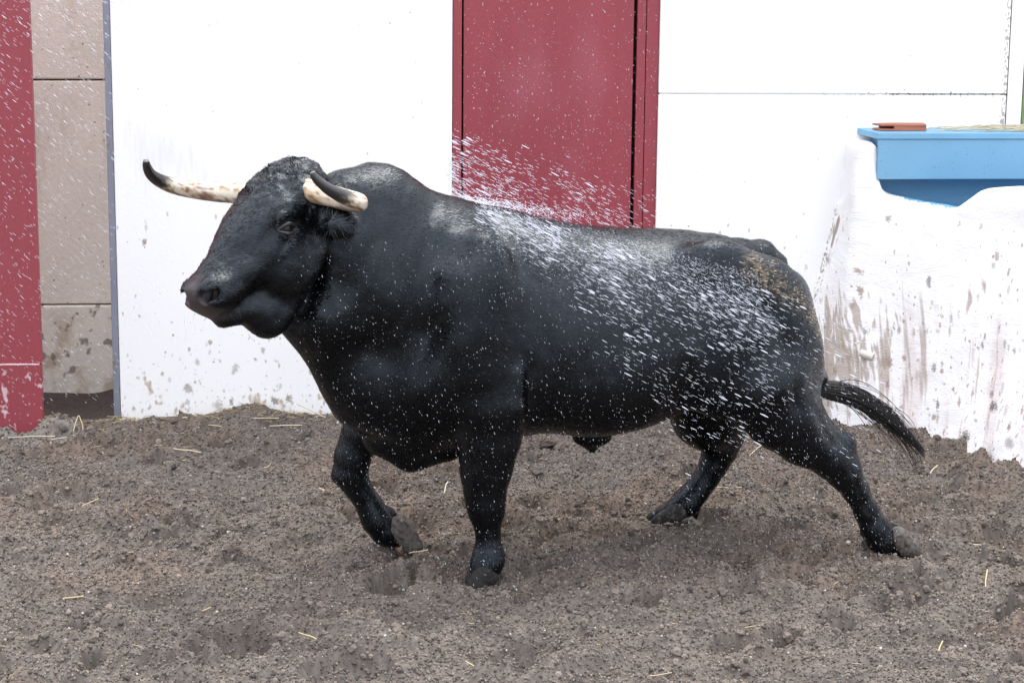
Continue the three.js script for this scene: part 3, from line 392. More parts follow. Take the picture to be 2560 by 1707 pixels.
const B={"T":[[-0.6329,0.6795,0.5989,0.1],[-0.5588,0.8722,0.5968,0.185],[-0.4889,0.9783,0.5894,0.235],[-0.4212,1.0384,0.5863,0.251],[-0.3543,1.0848,0.5832,0.267],[-0.2881,1.1236,0.5752,0.281],[-0.2226,1.1537,0.5626,0.293],[-0.1579,1.1674,0.5499,0.305],[-0.0935,1.1756,0.5294,0.315],[-0.0296,1.1801,0.5088,0.325],[0.0341,1.1834,0.4895,0.335],[0.0975,1.1873,0.4743,0.345],[0.1607,1.193,0.4715,0.355],[0.2236,1.1986,0.4686,0.357],[0.2864,1.2102,0.4729,0.359],[0.3489,1.2237,0.4795,0.357],[0.4111,1.2379,0.4826,0.351],[0.4731,1.2543,0.4754,0.345],[0.5348,1.2706,0.4681,0.341],[0.5962,1.2842,0.4605,0.337],[0.6573,1.2967,0.4526,0.331],[0.7181,1.306,0.4453,0.323],[0.7787,1.3053,0.4394,0.315],[0.839,1.3047,0.4336,0.293],[0.8991,1.287,0.4487,0.271],[0.9591,1.2637,0.4832,0.236],[1.0191,1.2035,0.5452,0.18],[1.0793,1.1061,0.6527,0.1]],"P":[[1,0.9979,1.2349,-0.03,0.1976,0.2079,0.17,-0.9703,-0.2419,-0.0,0.2419,-0.9703,-0.0,0.07,0],[1,0.8452,1.0431,-0.03,0.2513,0.2809,0.25,-1.0,-0.0,-0.0,0.0,-1.0,-0.0,0.08,0],[1,1.0628,1.0437,-0.07,0.2192,0.2484,0.2,-0.9848,0.1736,-0.0,-0.1736,-0.9848,-0.0,0.08,0],[1,1.1574,1.187,-0.11,0.1516,0.1733,0.15,-0.9848,-0.1736,-0.0,0.1736,-0.9848,-0.0,0.06,0],[1,1.1102,1.3153,-0.08,0.0897,0.1099,0.12,-1.0,-0.0,-0.0,0.0,-1.0,-0.0,0.05,0],[1,1.1992,0.9643,-0.13,0.1448,0.123,0.15,-0.866,-0.5,-0.0,0.5,-0.866,-0.0,0.06,0],[0,1.2449,0.9387,-0.14,0.0751,1.0384,0.6699,-0.05,0.1303,0.07,0],[1,0.9846,0.7038,-0.03,0.1486,0.208,0.19,-0.9063,0.4226,-0.0,-0.4226,-0.9063,-0.0,0.08,0],[1,0.8539,0.5176,0.0,0.1128,0.1279,0.12,-1.0,-0.0,-0.0,0.0,-1.0,-0.0,0.06,0],[0,0.9611,0.4925,0.0,0.075,0.8662,0.4125,0.0,0.0407,0.05,0],[0,0.8662,0.4125,0.0,0.0407,0.7416,0.4434,-0.05,0.0391,0.05,0],[1,0.7072,0.9901,-0.25,0.1375,0.2461,0.1,-0.9781,-0.2079,-0.0,0.2079,-0.9781,-0.0,0.07,0],[1,0.6534,0.7648,-0.25,0.1167,0.1751,0.1,-0.9781,0.2079,-0.0,-0.2079,-0.9781,-0.0,0.06,0],[1,0.5881,0.8874,0.25,0.1469,0.2628,0.1,-0.9781,-0.2079,-0.0,0.2079,-0.9781,-0.0,0.07,0],[1,0.5913,0.6925,-0.275,0.0555,0.1095,0.055,-0.9962,-0.0872,-0.0,0.0872,-0.9962,-0.0,0.045,0],[1,0.5698,0.7255,-0.325,0.0247,0.1045,0.022,-0.9994,-0.0349,-0.0,0.0349,-0.9994,-0.0,0.03,0],[1,0.811,0.7506,-0.22,0.1166,0.1312,0.09,-1.0,-0.0,-0.0,0.0,-1.0,-0.0,0.06,0],[0,0.6401,0.6391,-0.23,0.1248,0.64,0.514,-0.215,0.1004,0.04,0],[0,0.64,0.514,-0.215,0.1004,0.646,0.4124,-0.205,0.083,0.04,0],[0,0.646,0.4124,-0.205,0.083,0.6473,0.3265,-0.2,0.0683,0.04,0],[0,0.6473,0.3265,-0.2,0.0683,0.6454,0.2801,-0.2,0.064,0.02,0],[0,0.6454,0.2801,-0.2,0.064,0.6421,0.2412,-0.2,0.0536,0.02,0],[0,0.6421,0.2412,-0.2,0.0536,0.6371,0.1943,-0.2,0.0418,0.02,0],[0,0.6371,0.1943,-0.2,0.0418,0.6321,0.1318,-0.2,0.0426,0.02,0],[0,0.6321,0.1318,-0.2,0.0426,0.6333,0.0882,-0.2,0.0538,0.02,0],[0,0.6333,0.0882,-0.2,0.0538,0.6451,0.0561,-0.205,0.0538,0.02,0],[0,0.9254,0.5555,0.18,0.1072,0.9939,0.4699,0.19,0.0705,0.035,0],[0,0.9939,0.4699,0.19,0.0705,1.0283,0.382,0.2,0.06,0.035,0],[0,1.0283,0.382,0.2,0.06,1.0349,0.3187,0.2,0.0585,0.035,0],[0,1.0475,0.3035,0.2,0.0493,1.0242,0.2734,0.2,0.0478,0.02,0],[0,1.0242,0.2734,0.2,0.0478,1.0009,0.2336,0.2,0.0432,0.02,0],[0,1.0009,0.2336,0.2,0.0432,0.9697,0.1786,0.2,0.0464,0.02,0],[0,0.9697,0.1786,0.2,0.0464,0.9478,0.1337,0.2,0.0527,0.02,0],[0,0.9478,0.1337,0.2,0.0527,0.9164,0.0896,0.2,0.0497,0.02,0],[0,0.9164,0.0896,0.2,0.0497,0.8831,0.0713,0.2,0.0436,0.02,0],[1,1.0771,0.3021,0.2,0.0261,0.0231,0.03,-1.0,-0.0,-0.0,0.0,-1.0,-0.0,0.02,0],[0,1.0627,0.3681,0.2,0.0338,1.0802,0.3087,0.2,0.0246,0.02,0],[0,0.902,0.1582,0.2,0.0202,0.883,0.1489,0.2,0.0109,0.01,0],[1,-0.2893,0.8478,-0.2,0.2262,0.2714,0.13,-0.9848,-0.1736,-0.0,0.1736,-0.9848,-0.0,0.08,0],[1,-0.4316,0.7732,-0.17,0.1294,0.2588,0.12,-0.9703,0.2419,-0.0,-0.2419,-0.9703,-0.0,0.07,0],[1,-0.1906,0.7178,-0.22,0.1354,0.1655,0.1,-1.0,-0.0,-0.0,0.0,-1.0,-0.0,0.07,0],[1,-0.441,0.9358,-0.13,0.0914,0.1067,0.07,-1.0,-0.0,-0.0,0.0,-1.0,-0.0,0.05,0],[1,-0.1583,1.0957,-0.19,0.1046,0.0747,0.06,-1.0,-0.0,-0.0,0.0,-1.0,-0.0,0.09,0],[1,-0.4303,0.763,0.18,0.2378,0.2853,0.13,-0.9848,-0.1736,-0.0,0.1736,-0.9848,-0.0,0.08,0],[1,-0.5561,0.6988,0.15,0.1271,0.2541,0.12,-0.9703,0.2419,-0.0,-0.2419,-0.9703,-0.0,0.07,0],[0,-0.3517,0.6589,-0.2,0.1822,-0.4212,0.5514,-0.21,0.128,0.05,0],[0,-0.4212,0.5514,-0.21,0.128,-0.5007,0.4602,-0.215,0.0887,0.05,0],[0,-0.5007,0.4602,-0.215,0.0887,-0.5981,0.3863,-0.22,0.0722,0.05,0],[0,-0.5981,0.3863,-0.22,0.0707,-0.6584,0.3238,-0.22,0.0586,0.022,0],[0,-0.6584,0.3238,-0.22,0.0586,-0.7042,0.257,-0.22,0.0449,0.022,0],[0,-0.7042,0.257,-0.22,0.0449,-0.7474,0.1819,-0.22,0.0419,0.022,0],[0,-0.7474,0.1819,-0.22,0.0419,-0.7839,0.1117,-0.22,0.0482,0.022,0],[0,-0.7839,0.1117,-0.22,0.0482,-0.8159,0.0706,-0.22,0.0515,0.022,0],[0,-0.8159,0.0706,-0.22,0.0515,-0.8535,0.0567,-0.22,0.0422,0.022,0],[0,-0.5386,0.5421,-0.21,0.0367,-0.6088,0.4558,-0.215,0.0292,0.025,0],[0,-0.6088,0.4558,-0.215,0.0292,-0.6538,0.4308,-0.22,0.0354,0.025,0],[0,-0.6538,0.4308,-0.22,0.0354,-0.6765,0.3626,-0.22,0.0308,0.025,0],[0,-0.8342,0.1116,-0.22,0.0218,-0.8713,0.1059,-0.22,0.0125,0.01,0],[0,-0.2407,0.6212,0.2,0.1744,-0.3064,0.4446,0.24,0.1314,0.05,0],[0,-0.3064,0.4446,0.24,0.1314,-0.3618,0.3538,0.26,0.0806,0.05,0],[0,-0.3618,0.3538,0.26,0.0806,-0.3653,0.2939,0.265,0.0582,0.022,0],[0,-0.3653,0.2939,0.265,0.0582,-0.343,0.2421,0.27,0.0502,0.022,0],[0,-0.343,0.2421,0.27,0.0502,-0.3172,0.1889,0.28,0.0454,0.022,0],[0,-0.3172,0.1889,0.28,0.0454,-0.281,0.1407,0.28,0.0454,0.022,0],[0,-0.281,0.1407,0.28,0.0454,-0.2445,0.1009,0.28,0.0502,0.022,0],[0,-0.2445,0.1009,0.28,0.0502,-0.1975,0.0769,0.28,0.0389,0.022,0],[0,-0.42,0.4005,0.26,0.0355,-0.4153,0.3329,0.265,0.0307,0.03,0],[0,-0.2762,0.0652,0.28,0.0195,-0.2802,0.0446,0.28,0.0114,0.01,0],[1,0.2276,0.7067,-0.15,0.2847,0.1873,0.2,-1.0,-0.0,-0.0,0.0,-1.0,-0.0,0.08,0],[1,0.2107,0.4464,0.0,0.0691,0.0338,0.05,-1.0,-0.0,-0.0,0.0,-1.0,-0.0,0.04,0],[0,0.2186,0.4437,0.0,0.0369,0.2131,0.4037,-0.0,0.0138,0.03,0],[0,-0.2242,1.0986,-0.0,0.0551,-0.3331,1.0693,0.03,0.0586,0.025,0],[0,-0.3331,1.0693,0.03,0.0586,-0.4182,1.0548,0.06,0.0621,0.025,0],[0,-0.4182,1.0548,0.06,0.0621,-0.4726,1.0195,0.07,0.0498,0.025,0],[0,-0.4726,1.0195,0.07,0.0498,-0.5024,0.9741,0.07,0.0281,0.025,0],[0,-0.4742,0.9751,0.07,0.0468,-0.5348,0.8194,0.04,0.0406,0.02,0],[0,-0.5348,0.8194,0.04,0.0406,-0.5821,0.6979,-0.0,0.0344,0.02,0],[0,-0.5821,0.6979,-0.0,0.0344,-0.6082,0.5969,-0.02,0.0313,0.02,0],[0,-0.6082,0.5969,-0.02,0.0313,-0.6543,0.5704,-0.02,0.0219,0.02,0],[1,-0.0125,0.9607,-0.4,0.1019,0.131,0.055,-1.0,-0.0,-0.0,0.0,-1.0,-0.0,0.06,1],[1,-0.2801,1.0055,-0.34,0.0738,0.0886,0.045,-1.0,-0.0,-0.0,0.0,-1.0,-0.0,0.07,1],[1,0.5287,0.9268,-0.41,0.0643,0.2145,0.06,-0.9903,-0.1392,-0.0,0.1392,-0.9903,-0.0,0.07,1],[1,0.8,1.2174,-0.36,0.099,0.0849,0.1,-1.0,-0.0,-0.0,0.0,-1.0,-0.0,0.06,1],[1,0.9153,0.8166,-0.36,0.0428,0.1711,0.09,-0.9063,-0.4226,-0.0,0.4226,-0.9063,-0.0,0.06,1],[1,1.3171,1.3313,-0.2178,0.16,0.145,0.14,0.6497,-0.6059,-0.4591,-0.4518,0.178,-0.8742,0.05,0],[1,1.3002,1.3982,-0.1955,0.09,0.135,0.075,0.6497,-0.6059,-0.4591,-0.4518,0.178,-0.8742,0.04,0],[0,1.351,1.2929,-0.2432,0.135,1.5484,1.1358,-0.3772,0.088,0.05,0],[1,1.4266,1.3072,-0.2793,0.18,0.115,0.078,0.6497,-0.6059,-0.4591,-0.4518,0.178,-0.8742,0.04,0],[1,1.3162,1.1903,-0.3433,0.13,0.06,0.11,0.6497,-0.6059,-0.4591,-0.4518,0.178,-0.8742,0.05,0],[1,1.3486,1.3445,-0.3664,0.06,0.038,0.044,0.6497,-0.6059,-0.4591,-0.4518,0.178,-0.8742,0.03,0],[1,1.4352,1.2017,-0.3968,0.11,0.035,0.035,0.6497,-0.6059,-0.4591,-0.4518,0.178,-0.8742,0.04,0],[1,1.592,1.1127,-0.4673,0.045,0.042,0.045,0.6497,-0.6059,-0.4591,-0.4518,0.178,-0.8742,0.03,0],[1,1.2828,1.3855,-0.3378,0.05,0.035,0.045,0.6497,-0.6059,-0.4591,-0.4518,0.178,-0.8742,0.03,0],[1,1.393,1.1601,-0.1947,0.13,0.06,0.11,0.6497,-0.6059,-0.4591,-0.4518,0.178,-0.8742,0.05,0],[1,1.4552,1.3025,-0.1601,0.06,0.038,0.044,0.6497,-0.6059,-0.4591,-0.4518,0.178,-0.8742,0.03,0],[1,1.5075,1.1732,-0.2569,0.11,0.035,0.035,0.6497,-0.6059,-0.4591,-0.4518,0.178,-0.8742,0.04,0],[1,1.6417,1.0932,-0.3711,0.045,0.042,0.045,0.6497,-0.6059,-0.4591,-0.4518,0.178,-0.8742,0.03,0],[1,1.4003,1.3392,-0.1105,0.05,0.035,0.045,0.6497,-0.6059,-0.4591,-0.4518,0.178,-0.8742,0.03,0],[0,1.352,1.0768,-0.2877,0.085,1.4352,1.0193,-0.3424,0.062,0.05,0],[0,1.4567,1.033,-0.3507,0.05,1.5551,1.0219,-0.4038,0.04,0.03,0],[1,1.5886,1.0984,-0.4056,0.068,0.1,0.07,0.6497,-0.6059,-0.4591,-0.4518,0.178,-0.8742,0.03,0],[1,1.6145,1.0782,-0.423,0.04,0.09,0.062,0.6497,-0.6059,-0.4591,-0.4518,0.178,-0.8742,0.025,0],[1,1.3893,0.9882,-0.325,0.075,0.065,0.055,0.6497,-0.6059,-0.4591,-0.4518,0.178,-0.8742,0.05,0],[1,1.6278,1.0962,-0.4858,0.042,0.02,0.022,0.6497,-0.6059,-0.4591,-0.4518,0.178,-0.8742,0.01,1],[1,1.5998,1.1078,-0.5055,0.026,0.02,0.015,0.6497,-0.6059,-0.4591,-0.4518,0.178,-0.8742,0.012,1],[1,1.3363,1.2951,-0.4159,0.034,0.026,0.02,0.6497,-0.6059,-0.4591,-0.4518,0.178,-0.8742,0.01,1],[0,1.3268,1.3058,-0.3813,0.011,1.3456,1.312,-0.392,0.011,0.012,0],[0,1.3465,1.3117,-0.3903,0.012,1.3616,1.2998,-0.4028,0.012,0.012,0],[0,1.3625,1.2994,-0.4011,0.01,1.3654,1.272,-0.4104,0.01,0.012,0],[0,1.3275,1.3025,-0.3823,0.009,1.3322,1.2788,-0.3919,0.009,0.012,0],[0,1.3331,1.2784,-0.3902,0.009,1.3562,1.2685,-0.4064,0.009,0.012,0],[0,1.4488,1.1004,-0.4301,0.007,1.5365,1.0547,-0.4733,0.006,0.012,1],[0,1.3372,1.3511,-0.3912,0.005,1.3659,1.3376,-0.4156,0.006,0.014,0],[0,1.3659,1.3376,-0.4156,0.006,1.3909,1.3006,-0.4246,0.004,0.014,0],[0,1.3284,1.2516,-0.4069,0.006,1.3674,1.2112,-0.4227,0.004,0.014,0],[1,1.6748,1.0777,-0.3949,0.042,0.02,0.022,0.6497,-0.6059,-0.4591,-0.4518,0.178,-0.8742,0.01,1],[1,1.6757,1.0779,-0.3587,0.026,0.02,0.015,0.6497,-0.6059,-0.4591,-0.4518,0.178,-0.8742,0.012,1],[1,1.4791,1.2389,-0.1396,0.034,0.026,0.02,0.6497,-0.6059,-0.4591,-0.4518,0.178,-0.8742,0.01,1],[0,1.4479,1.2581,-0.1471,0.011,1.4685,1.2636,-0.1543,0.011,0.012,0],[0,1.4675,1.264,-0.156,0.012,1.4845,1.2514,-0.165,0.012,0.012,0],[0,1.4836,1.2517,-0.1668,0.01,1.4883,1.2236,-0.1727,0.01,0.012,0],[0,1.4485,1.2548,-0.148,0.009,1.4551,1.2304,-0.1541,0.009,0.012,0],[0,1.4542,1.2307,-0.1559,0.009,1.4791,1.2201,-0.1686,0.009,0.012,0],[0,1.5256,1.0701,-0.2815,0.007,1.6043,1.028,-0.3422,0.006,0.012,1],[0,1.4691,1.2991,-0.1359,0.005,1.5032,1.2835,-0.1499,0.006,0.014,0],[0,1.5032,1.2835,-0.1499,0.006,1.5192,1.2501,-0.1764,0.004,0.014,0],[0,1.4603,1.1996,-0.1517,0.006,1.4893,1.1632,-0.1867,0.004,0.014,0],[0,1.2477,1.3485,-0.3386,0.022,1.2238,1.3293,-0.3988,0.034,0.03,0],[1,1.2005,1.3132,-0.4415,0.055,0.08,0.034,0.6497,-0.6059,-0.4591,-0.4518,0.178,-0.8742,0.03,0],[0,1.1878,1.3098,-0.4757,0.03,1.1751,1.2996,-0.5113,0.016,0.03,0],[0,1.3742,1.2987,-0.0938,0.022,1.4045,1.2581,-0.0491,0.034,0.03,0],[1,1.4219,1.2259,-0.0132,0.055,0.08,0.034,0.6497,-0.6059,-0.4591,-0.4518,0.178,-0.8742,0.03,0],[0,1.4408,1.2101,0.0138,0.03,1.4598,1.1875,0.0395,0.016,0.03,0]],"H":[[[1.3136,1.4079,-0.2481,0.036],[1.2727,1.4029,-0.3233,0.039],[1.2231,1.3979,-0.4107,0.038],[1.1735,1.3929,-0.4981,0.0355],[1.1547,1.3969,-0.5767,0.033],[1.1724,1.4089,-0.6382,0.029],[1.2197,1.4329,-0.6753,0.024],[1.2732,1.4649,-0.6948,0.0185],[1.3081,1.4979,-0.6975,0.0135],[1.3167,1.5149,-0.6974,0.009]],[[1.3284,1.3634,-0.1684,0.036],[1.3856,1.3584,-0.1047,0.039],[1.4515,1.3534,-0.0289,0.038],[1.5174,1.3484,0.047,0.0355],[1.5852,1.3524,0.0909,0.033],[1.6492,1.3644,0.0947,0.029],[1.6999,1.3884,0.0625,0.024],[1.7361,1.4204,0.0185,0.0185],[1.7502,1.4534,-0.0135,0.0135],[1.7531,1.4704,-0.0217,0.009]]],"E":[[1.3521,1.2903,-0.3913],[1.4682,1.2445,-0.1666]],"F":{"hf":[0.6497,-0.6059,-0.4591],"hl":[-0.4518,0.178,-0.8742],"hu":[0.6114,0.7754,-0.1581],"poll":[1.3165,1.4664,-0.19]},"hoof":[[[0.6497,0.0549,-0.205],[0.6786,0.0069,-0.205]],[[0.872,0.1029,0.2],[0.818,0.0344,0.2]],[[-0.8626,0.0772,-0.22],[-0.9223,0.0276,-0.22]],[[-0.2077,0.0763,0.28],[-0.1134,0.0436,0.28]]],"tail":[[-0.6288,0.583,-0.02],[-0.7557,0.5526,0.0],[-0.9038,0.4668,0.02],[-1.0156,0.3761,0.03],[-1.0792,0.3146,0.03]],"drool":[[1.6694,1.0107,-0.33],[1.6758,0.9029,-0.33]],"G":[{"p":[[0.823,1.2944],[0.8663,1.1227],[0.8807,0.9192]],"d":0.0097,"w":0.045},{"p":[[0.6025,1.2296],[0.5159,1.0511],[0.4925,0.8429],[0.5209,0.6948]],"d":0.012,"w":0.051},{"p":[[0.5188,0.7696],[0.52,0.6121]],"d":0.006,"w":0.033},{"p":[[-0.0533,0.9842],[-0.022,0.8197],[0.0152,0.6313]],"d":0.0112,"w":0.057},{"p":[[-0.3209,0.9356],[-0.3822,0.7727],[-0.4121,0.6094]],"d":0.0083,"w":0.03},{"p":[[-0.1978,1.0988],[-0.3038,0.9742],[-0.3384,0.8893]],"d":0.0067,"w":0.042},{"p":[[1.2222,1.1643],[1.2462,1.0217],[1.2898,0.9398]],"d":0.0075,"w":0.027},{"p":[[0.6679,1.0862],[0.6891,0.9404]],"d":-0.013,"w":0.085},{"p":[[0.208,0.9723],[0.1842,0.9265]],"d":-0.008,"w":0.05},{"p":[[0.7627,0.8552],[0.7326,0.7649]],"d":-0.009,"w":0.06},{"p":[[0.5669,0.7719],[0.5627,0.6519]],"d":-0.012,"w":0.022},{"p":[[-0.4983,0.5817],[-0.5796,0.4492]],"d":0.006,"w":0.018},{"p":[[-0.6573,0.3454],[-0.7385,0.1814]],"d":0.004,"w":0.007},{"p":[[0.6407,0.2547],[0.6399,0.1395]],"d":0.0037,"w":0.0105},{"p":[[-0.3507,0.3034],[-0.2834,0.1744]],"d":0.004,"w":0.007},{"p":[[0.4144,1.0767],[0.3489,0.7465]],"d":0.004,"w":0.018},{"p":[[0.3317,1.0884],[0.2574,0.7571]],"d":0.004,"w":0.018},{"p":[[0.2486,1.1001],[0.1662,0.798]],"d":0.004,"w":0.016},{"p":[[-0.134,0.616],[-0.0682,0.7264],[-0.0345,0.8191]],"d":-0.008,"w":0.03},{"p":[[0.9897,1.2136],[0.9464,1.0096],[0.9904,0.8214]],"d":0.0053,"w":0.045},{"p":[[0.6933,0.433],[0.7077,0.3277]],"d":-0.004,"w":0.02}]};
// ---------------------------------------------------------------- the bull (x towards the head, y up, near flank at negative z)
const bull = group('black_bull', [1.1, 0, 2.09]); bull.rotation.y = Math.PI * 190 / 180;
tag(bull, 'wet black fighting bull striding left with head turned to the camera', 'bull');
{
  const T = B.T, t0 = T[0][0], t1 = T[T.length-1][0];
  const cub = (i, k, f) => { const g = j => T[clamp(j, 0, T.length - 1)][k], a = g(i-1), b = g(i), c = g(i+1), d = g(i+2); return b + 0.5 * f * (c - a + f * (2*a - 5*b + 4*c - d + f * (3*(b - c) + d - a))); };
  const trunk = (x, y, z) => {
    let ex = 0, X = x; if (x < t0) { ex = t0 - x; X = t0; } else if (x > t1) { ex = x - t1; X = t1; }
    let i = 0; while (i < T.length - 2 && T[i+1][0] < X) i++;
    const f = (X - T[i][0]) / (T[i+1][0] - T[i][0]), tp = cub(i, 1, f), bt = cub(i, 2, f), w0 = cub(i, 3, f), h = (tp - bt) / 2, yy = y - (tp + bt) / 2;
    const e = clamp(yy / h, -1, 1), w = w0 * (1.02 - 0.12 * e - 0.06 * e * e);
    const A = yy / h, C = z / w, rho = Math.hypot(A, C) + 1e-6, d = (rho - 1) * rho / (Math.hypot(A / h, C / w) + 1e-6);
    return ex > 0 ? Math.hypot(Math.max(d, 0), ex) + Math.min(d, 0) * 0 : d;
  };
  const prim = B.P.map(p => {
    if (p[0] === 0) { const [, ax, ay, az, ra, bx, by, bz, rb, k, sub] = p, dx = bx - ax, dy = by - ay, dz = bz - az, l2 = dx*dx + dy*dy + dz*dz + 1e-9;
      return { sub, k, c: [(ax+bx)/2, (ay+by)/2, (az+bz)/2], R: Math.sqrt(l2)/2 + Math.max(ra, rb), f: (x, y, z) => { const px = x-ax, py = y-ay, pz = z-az, t = clamp((px*dx + py*dy + pz*dz) / l2), qx = px-dx*t, qy = py-dy*t, qz = pz-dz*t; return Math.sqrt(qx*qx + qy*qy + qz*qz) - ra - (rb - ra) * t; } }; }
    const [, cx, cy, cz, rx, ry, rz, e0, e1, e2, g0, g1, g2, k, sub] = p, h0 = e1*g2 - e2*g1, h1 = e2*g0 - e0*g2, h2 = e0*g1 - e1*g0;
    return { sub, k, c: [cx, cy, cz], R: Math.max(rx, ry, rz), f: (x, y, z) => { const px = x-cx, py = y-cy, pz = z-cz, a = (px*e0 + py*e1 + pz*e2) / rx, b = (px*g0 + py*g1 + pz*g2) / ry, c = (px*h0 + py*h1 + pz*h2) / rz, k0 = Math.sqrt(a*a + b*b + c*c) + 1e-7, k1 = Math.sqrt(a*a/rx/rx + b*b/ry/ry + c*c/rz/rz) + 1e-7; return k0 * (k0 - 1) / k1; } };
  });
  let cur = prim;
  const prep = (x, y, z, r) => { cur = prim.filter(p => Math.hypot(x - p.c[0], y - p.c[1], z - p.c[2]) - p.R < r + 0.22); };
  const hf = B.F.hf, po = B.F.poll;
  const field = (x, y, z) => {
    let d = trunk(x, y, z);
    for (const p of cur) if (!p.sub) { const q = p.f(x, y, z); if (q < d + p.k) d = smin(d, q, p.k); }
    for (const p of cur) if (p.sub) { const q = -p.f(x, y, z); if (q > d - p.k) d = smax(d, q, p.k); }
    // soft muscle, skin creases of the neck, curls on forehead
    d += 0.0030 * n3(x * 9, y * 7, z * 9) + 0.0010 * n3(x * 30, y * 22, z * 30);
    const fc = ss(0.62, 0.5, Math.hypot(x - po[0], y - po[1], z - po[2])) * ss(1.08, 1.2, x); if (fc > 0) d += fc * (0.0030 * n3(x * 24, y * 24, z * 24) + 0.0016 * n3(x * 60, y * 60, z * 60));
    for (const q of B.G) { let m = 9; for (let i = 1; i < q.p.length; i++) { const [ax, ay] = q.p[i-1], ex = q.p[i][0] - ax, ey = q.p[i][1] - ay, t = clamp(((x - ax) * ex + (y - ay) * ey) / (ex * ex + ey * ey)); m = Math.min(m, Math.hypot(x - ax - ex * t, y - ay - ey * t)); } if (m < q.w * 3) d += q.d * Math.exp(-m * m / (q.w * q.w)) * ss(0.04, 0.12, Math.abs(z)); }
    const neck = ss(0.62, 0.8, x) * ss(1.35, 1.15, x) * ss(0.75, 0.95, y); if (neck > 0) d += neck * 0.0035 * n3(x * 20 + y * 7, y * 5, z * 12);
    const dx = x - po[0], dy = y - po[1], dz = z - po[2], hd = ss(0.30, 0.14, Math.hypot(dx, dy, dz)); if (hd > 0) d += hd * 0.0075 * n3(x * 46, y * 46, z * 46);
    return d;
  };
  const g = surface(field, [-1.35, -0.05, -0.62], [1.75, 1.62, 0.62], 0.0065, prep);
  const p = g.attributes.position, n = g.attributes.normal, col = new Float32Array(p.count * 3), uv = new Float32Array(p.count * 2);
  const NP = [po[0] + hf[0]*.53 + B.F.hu[0]*-.09, po[1] + hf[1]*.53 + B.F.hu[1]*-.09, po[2] + hf[2]*.53 + B.F.hu[2]*-.09];
  const dustAt = (x, y, z) => { // sand caked on the pin bones and tail side
    const A = [-0.28, 1.075, -0.15], D = [-0.265, -0.21, 0.04], t = clamp(((x - A[0]) * D[0] + (y - A[1]) * D[1] + (z - A[2]) * D[2]) / 0.116);
    const q = Math.hypot(x - A[0] - D[0] * t, y - A[1] - D[1] * t, (z - A[2] - D[2] * t) * 0.3);
    const a = ss(0.080, 0.02, q) + 0.35 * ss(0.10, 0.03, Math.hypot(x + 0.53, (y - 0.86) * 0.6, (z + 0.1) * 0.6)) + 0.6 * ss(0.06, 0.02, Math.hypot(x + 0.52, y - 1.0, z - 0.07));
    return clamp(a);
  };
  const NOS = [1, -1].map(s => [0, 1, 2].map(k => po[k] + hf[k] * 0.555 + B.F.hl[k] * 0.062 * s + B.F.hu[k] * -0.050));
  const coat = (x, y, z) => {
    const q = 1 + 0.35 * n3(x * 40, y * 40, z * 40); let c = [.0016 * q, .0016 * q, .0022 * q];
    const nose = ss(0.092, 0.068, Math.hypot(x - NP[0], y - NP[1], z - NP[2]) + 0.008 * n3(x * 40, y * 40, z * 40)); c = c.map((a, e) => mix(a, [.036, .026, .027][e], nose));
    for (const s of [1, -1]) { const nq = NOS[s > 0 ? 0 : 1]; c = c.map(a => mix(a, 0.002, ss(0.030, 0.020, Math.hypot(x - nq[0], y - nq[1], z - nq[2])))); const eq = B.E[s > 0 ? 0 : 1], ed = Math.hypot(x - eq[0], y - eq[1], z - eq[2]); c = c.map((a, e) => mix(a, [.050, .040, .042][e], ss(0.036, 0.027, ed + 0.004 * n3(x * 90, y * 90, z * 90)) * ss(0.006, -0.006, y - eq[1]))); }
    const du = dustAt(x, y, z) * ss(-0.3, 0.4, n3(x * 210, y * 120, z * 210) + 0.5 * n3(x * 40, y * 20, z * 40)); c = c.map((a, e) => mix(a, [.26, .19, .115][e], du * 0.75));
    return c;
  };
  for (let i = 0; i < p.count; i++) { const x = p.getX(i), y = p.getY(i), z = p.getZ(i), c = coat(x, y, z); col.set(c, 3*i); uv[2*i] = (x + Math.abs(z) * 0.35) / 0.35; uv[2*i+1] = (y + z * 0.6) / 0.35; }
  g.setAttribute('color', new THREE.BufferAttribute(col, 3)); g.setAttribute('uv', new THREE.BufferAttribute(uv, 2));
  const strk = (u, v, fu, fv, s) => { const a = u * Math.PI * 2, b = v * Math.PI * 2, r = fu / 6.283, q = fv / 6.283; return n3(Math.cos(a) * r + s, Math.sin(a) * r + Math.cos(b) * q + s * 2, Math.sin(b) * q + s * 3); };
  const hairBump = greyTex(1024, 1024, (u, v) => { const w = v + 0.03 * Math.sin(u * 12.566) + 0.2 * u * 0; return 0.5 + 0.5 * strk(u, w, 60, 170, 3) + 0.35 * strk(u, w, 110, 260, 5) + 0.15 * tile(u, v, 30, 9); });
  const coatMat = new THREE.MeshPhysicalMaterial({ vertexColors: true, roughness: 0.31, bumpMap: hairBump, bumpScale: 0.0007, ior: 1.42, specularColor: new THREE.Color().setRGB(.76, .88, 1) });
  mesh('body', g, coatMat, bull);

  // short hair lying back along the body
  const idx = g.index.array, nt = idx.length / 3, cum = new Float32Array(nt), a = V(0,0,0), b = V(0,0,0), c = V(0,0,0); let tot = 0;
  for (let i = 0; i < nt; i++) { a.fromBufferAttribute(p, idx[3*i]); b.fromBufferAttribute(p, idx[3*i+1]); c.fromBufferAttribute(p, idx[3*i+2]); tot += b.sub(a).cross(c.sub(a)).length() / 2; cum[i] = tot; }
  const pick = r => { const t = r * tot; let lo = 0, hi = nt - 1; while (lo < hi) { const m = lo + hi >> 1; if (cum[m] < t) lo = m + 1; else hi = m; } return lo; };
  const EAR = [1, -1].map(s => [0, 1, 2].map(k => po[k] + hf[k] * 0.135 + B.F.hl[k] * 0.25 * s + B.F.hu[k] * -0.15));
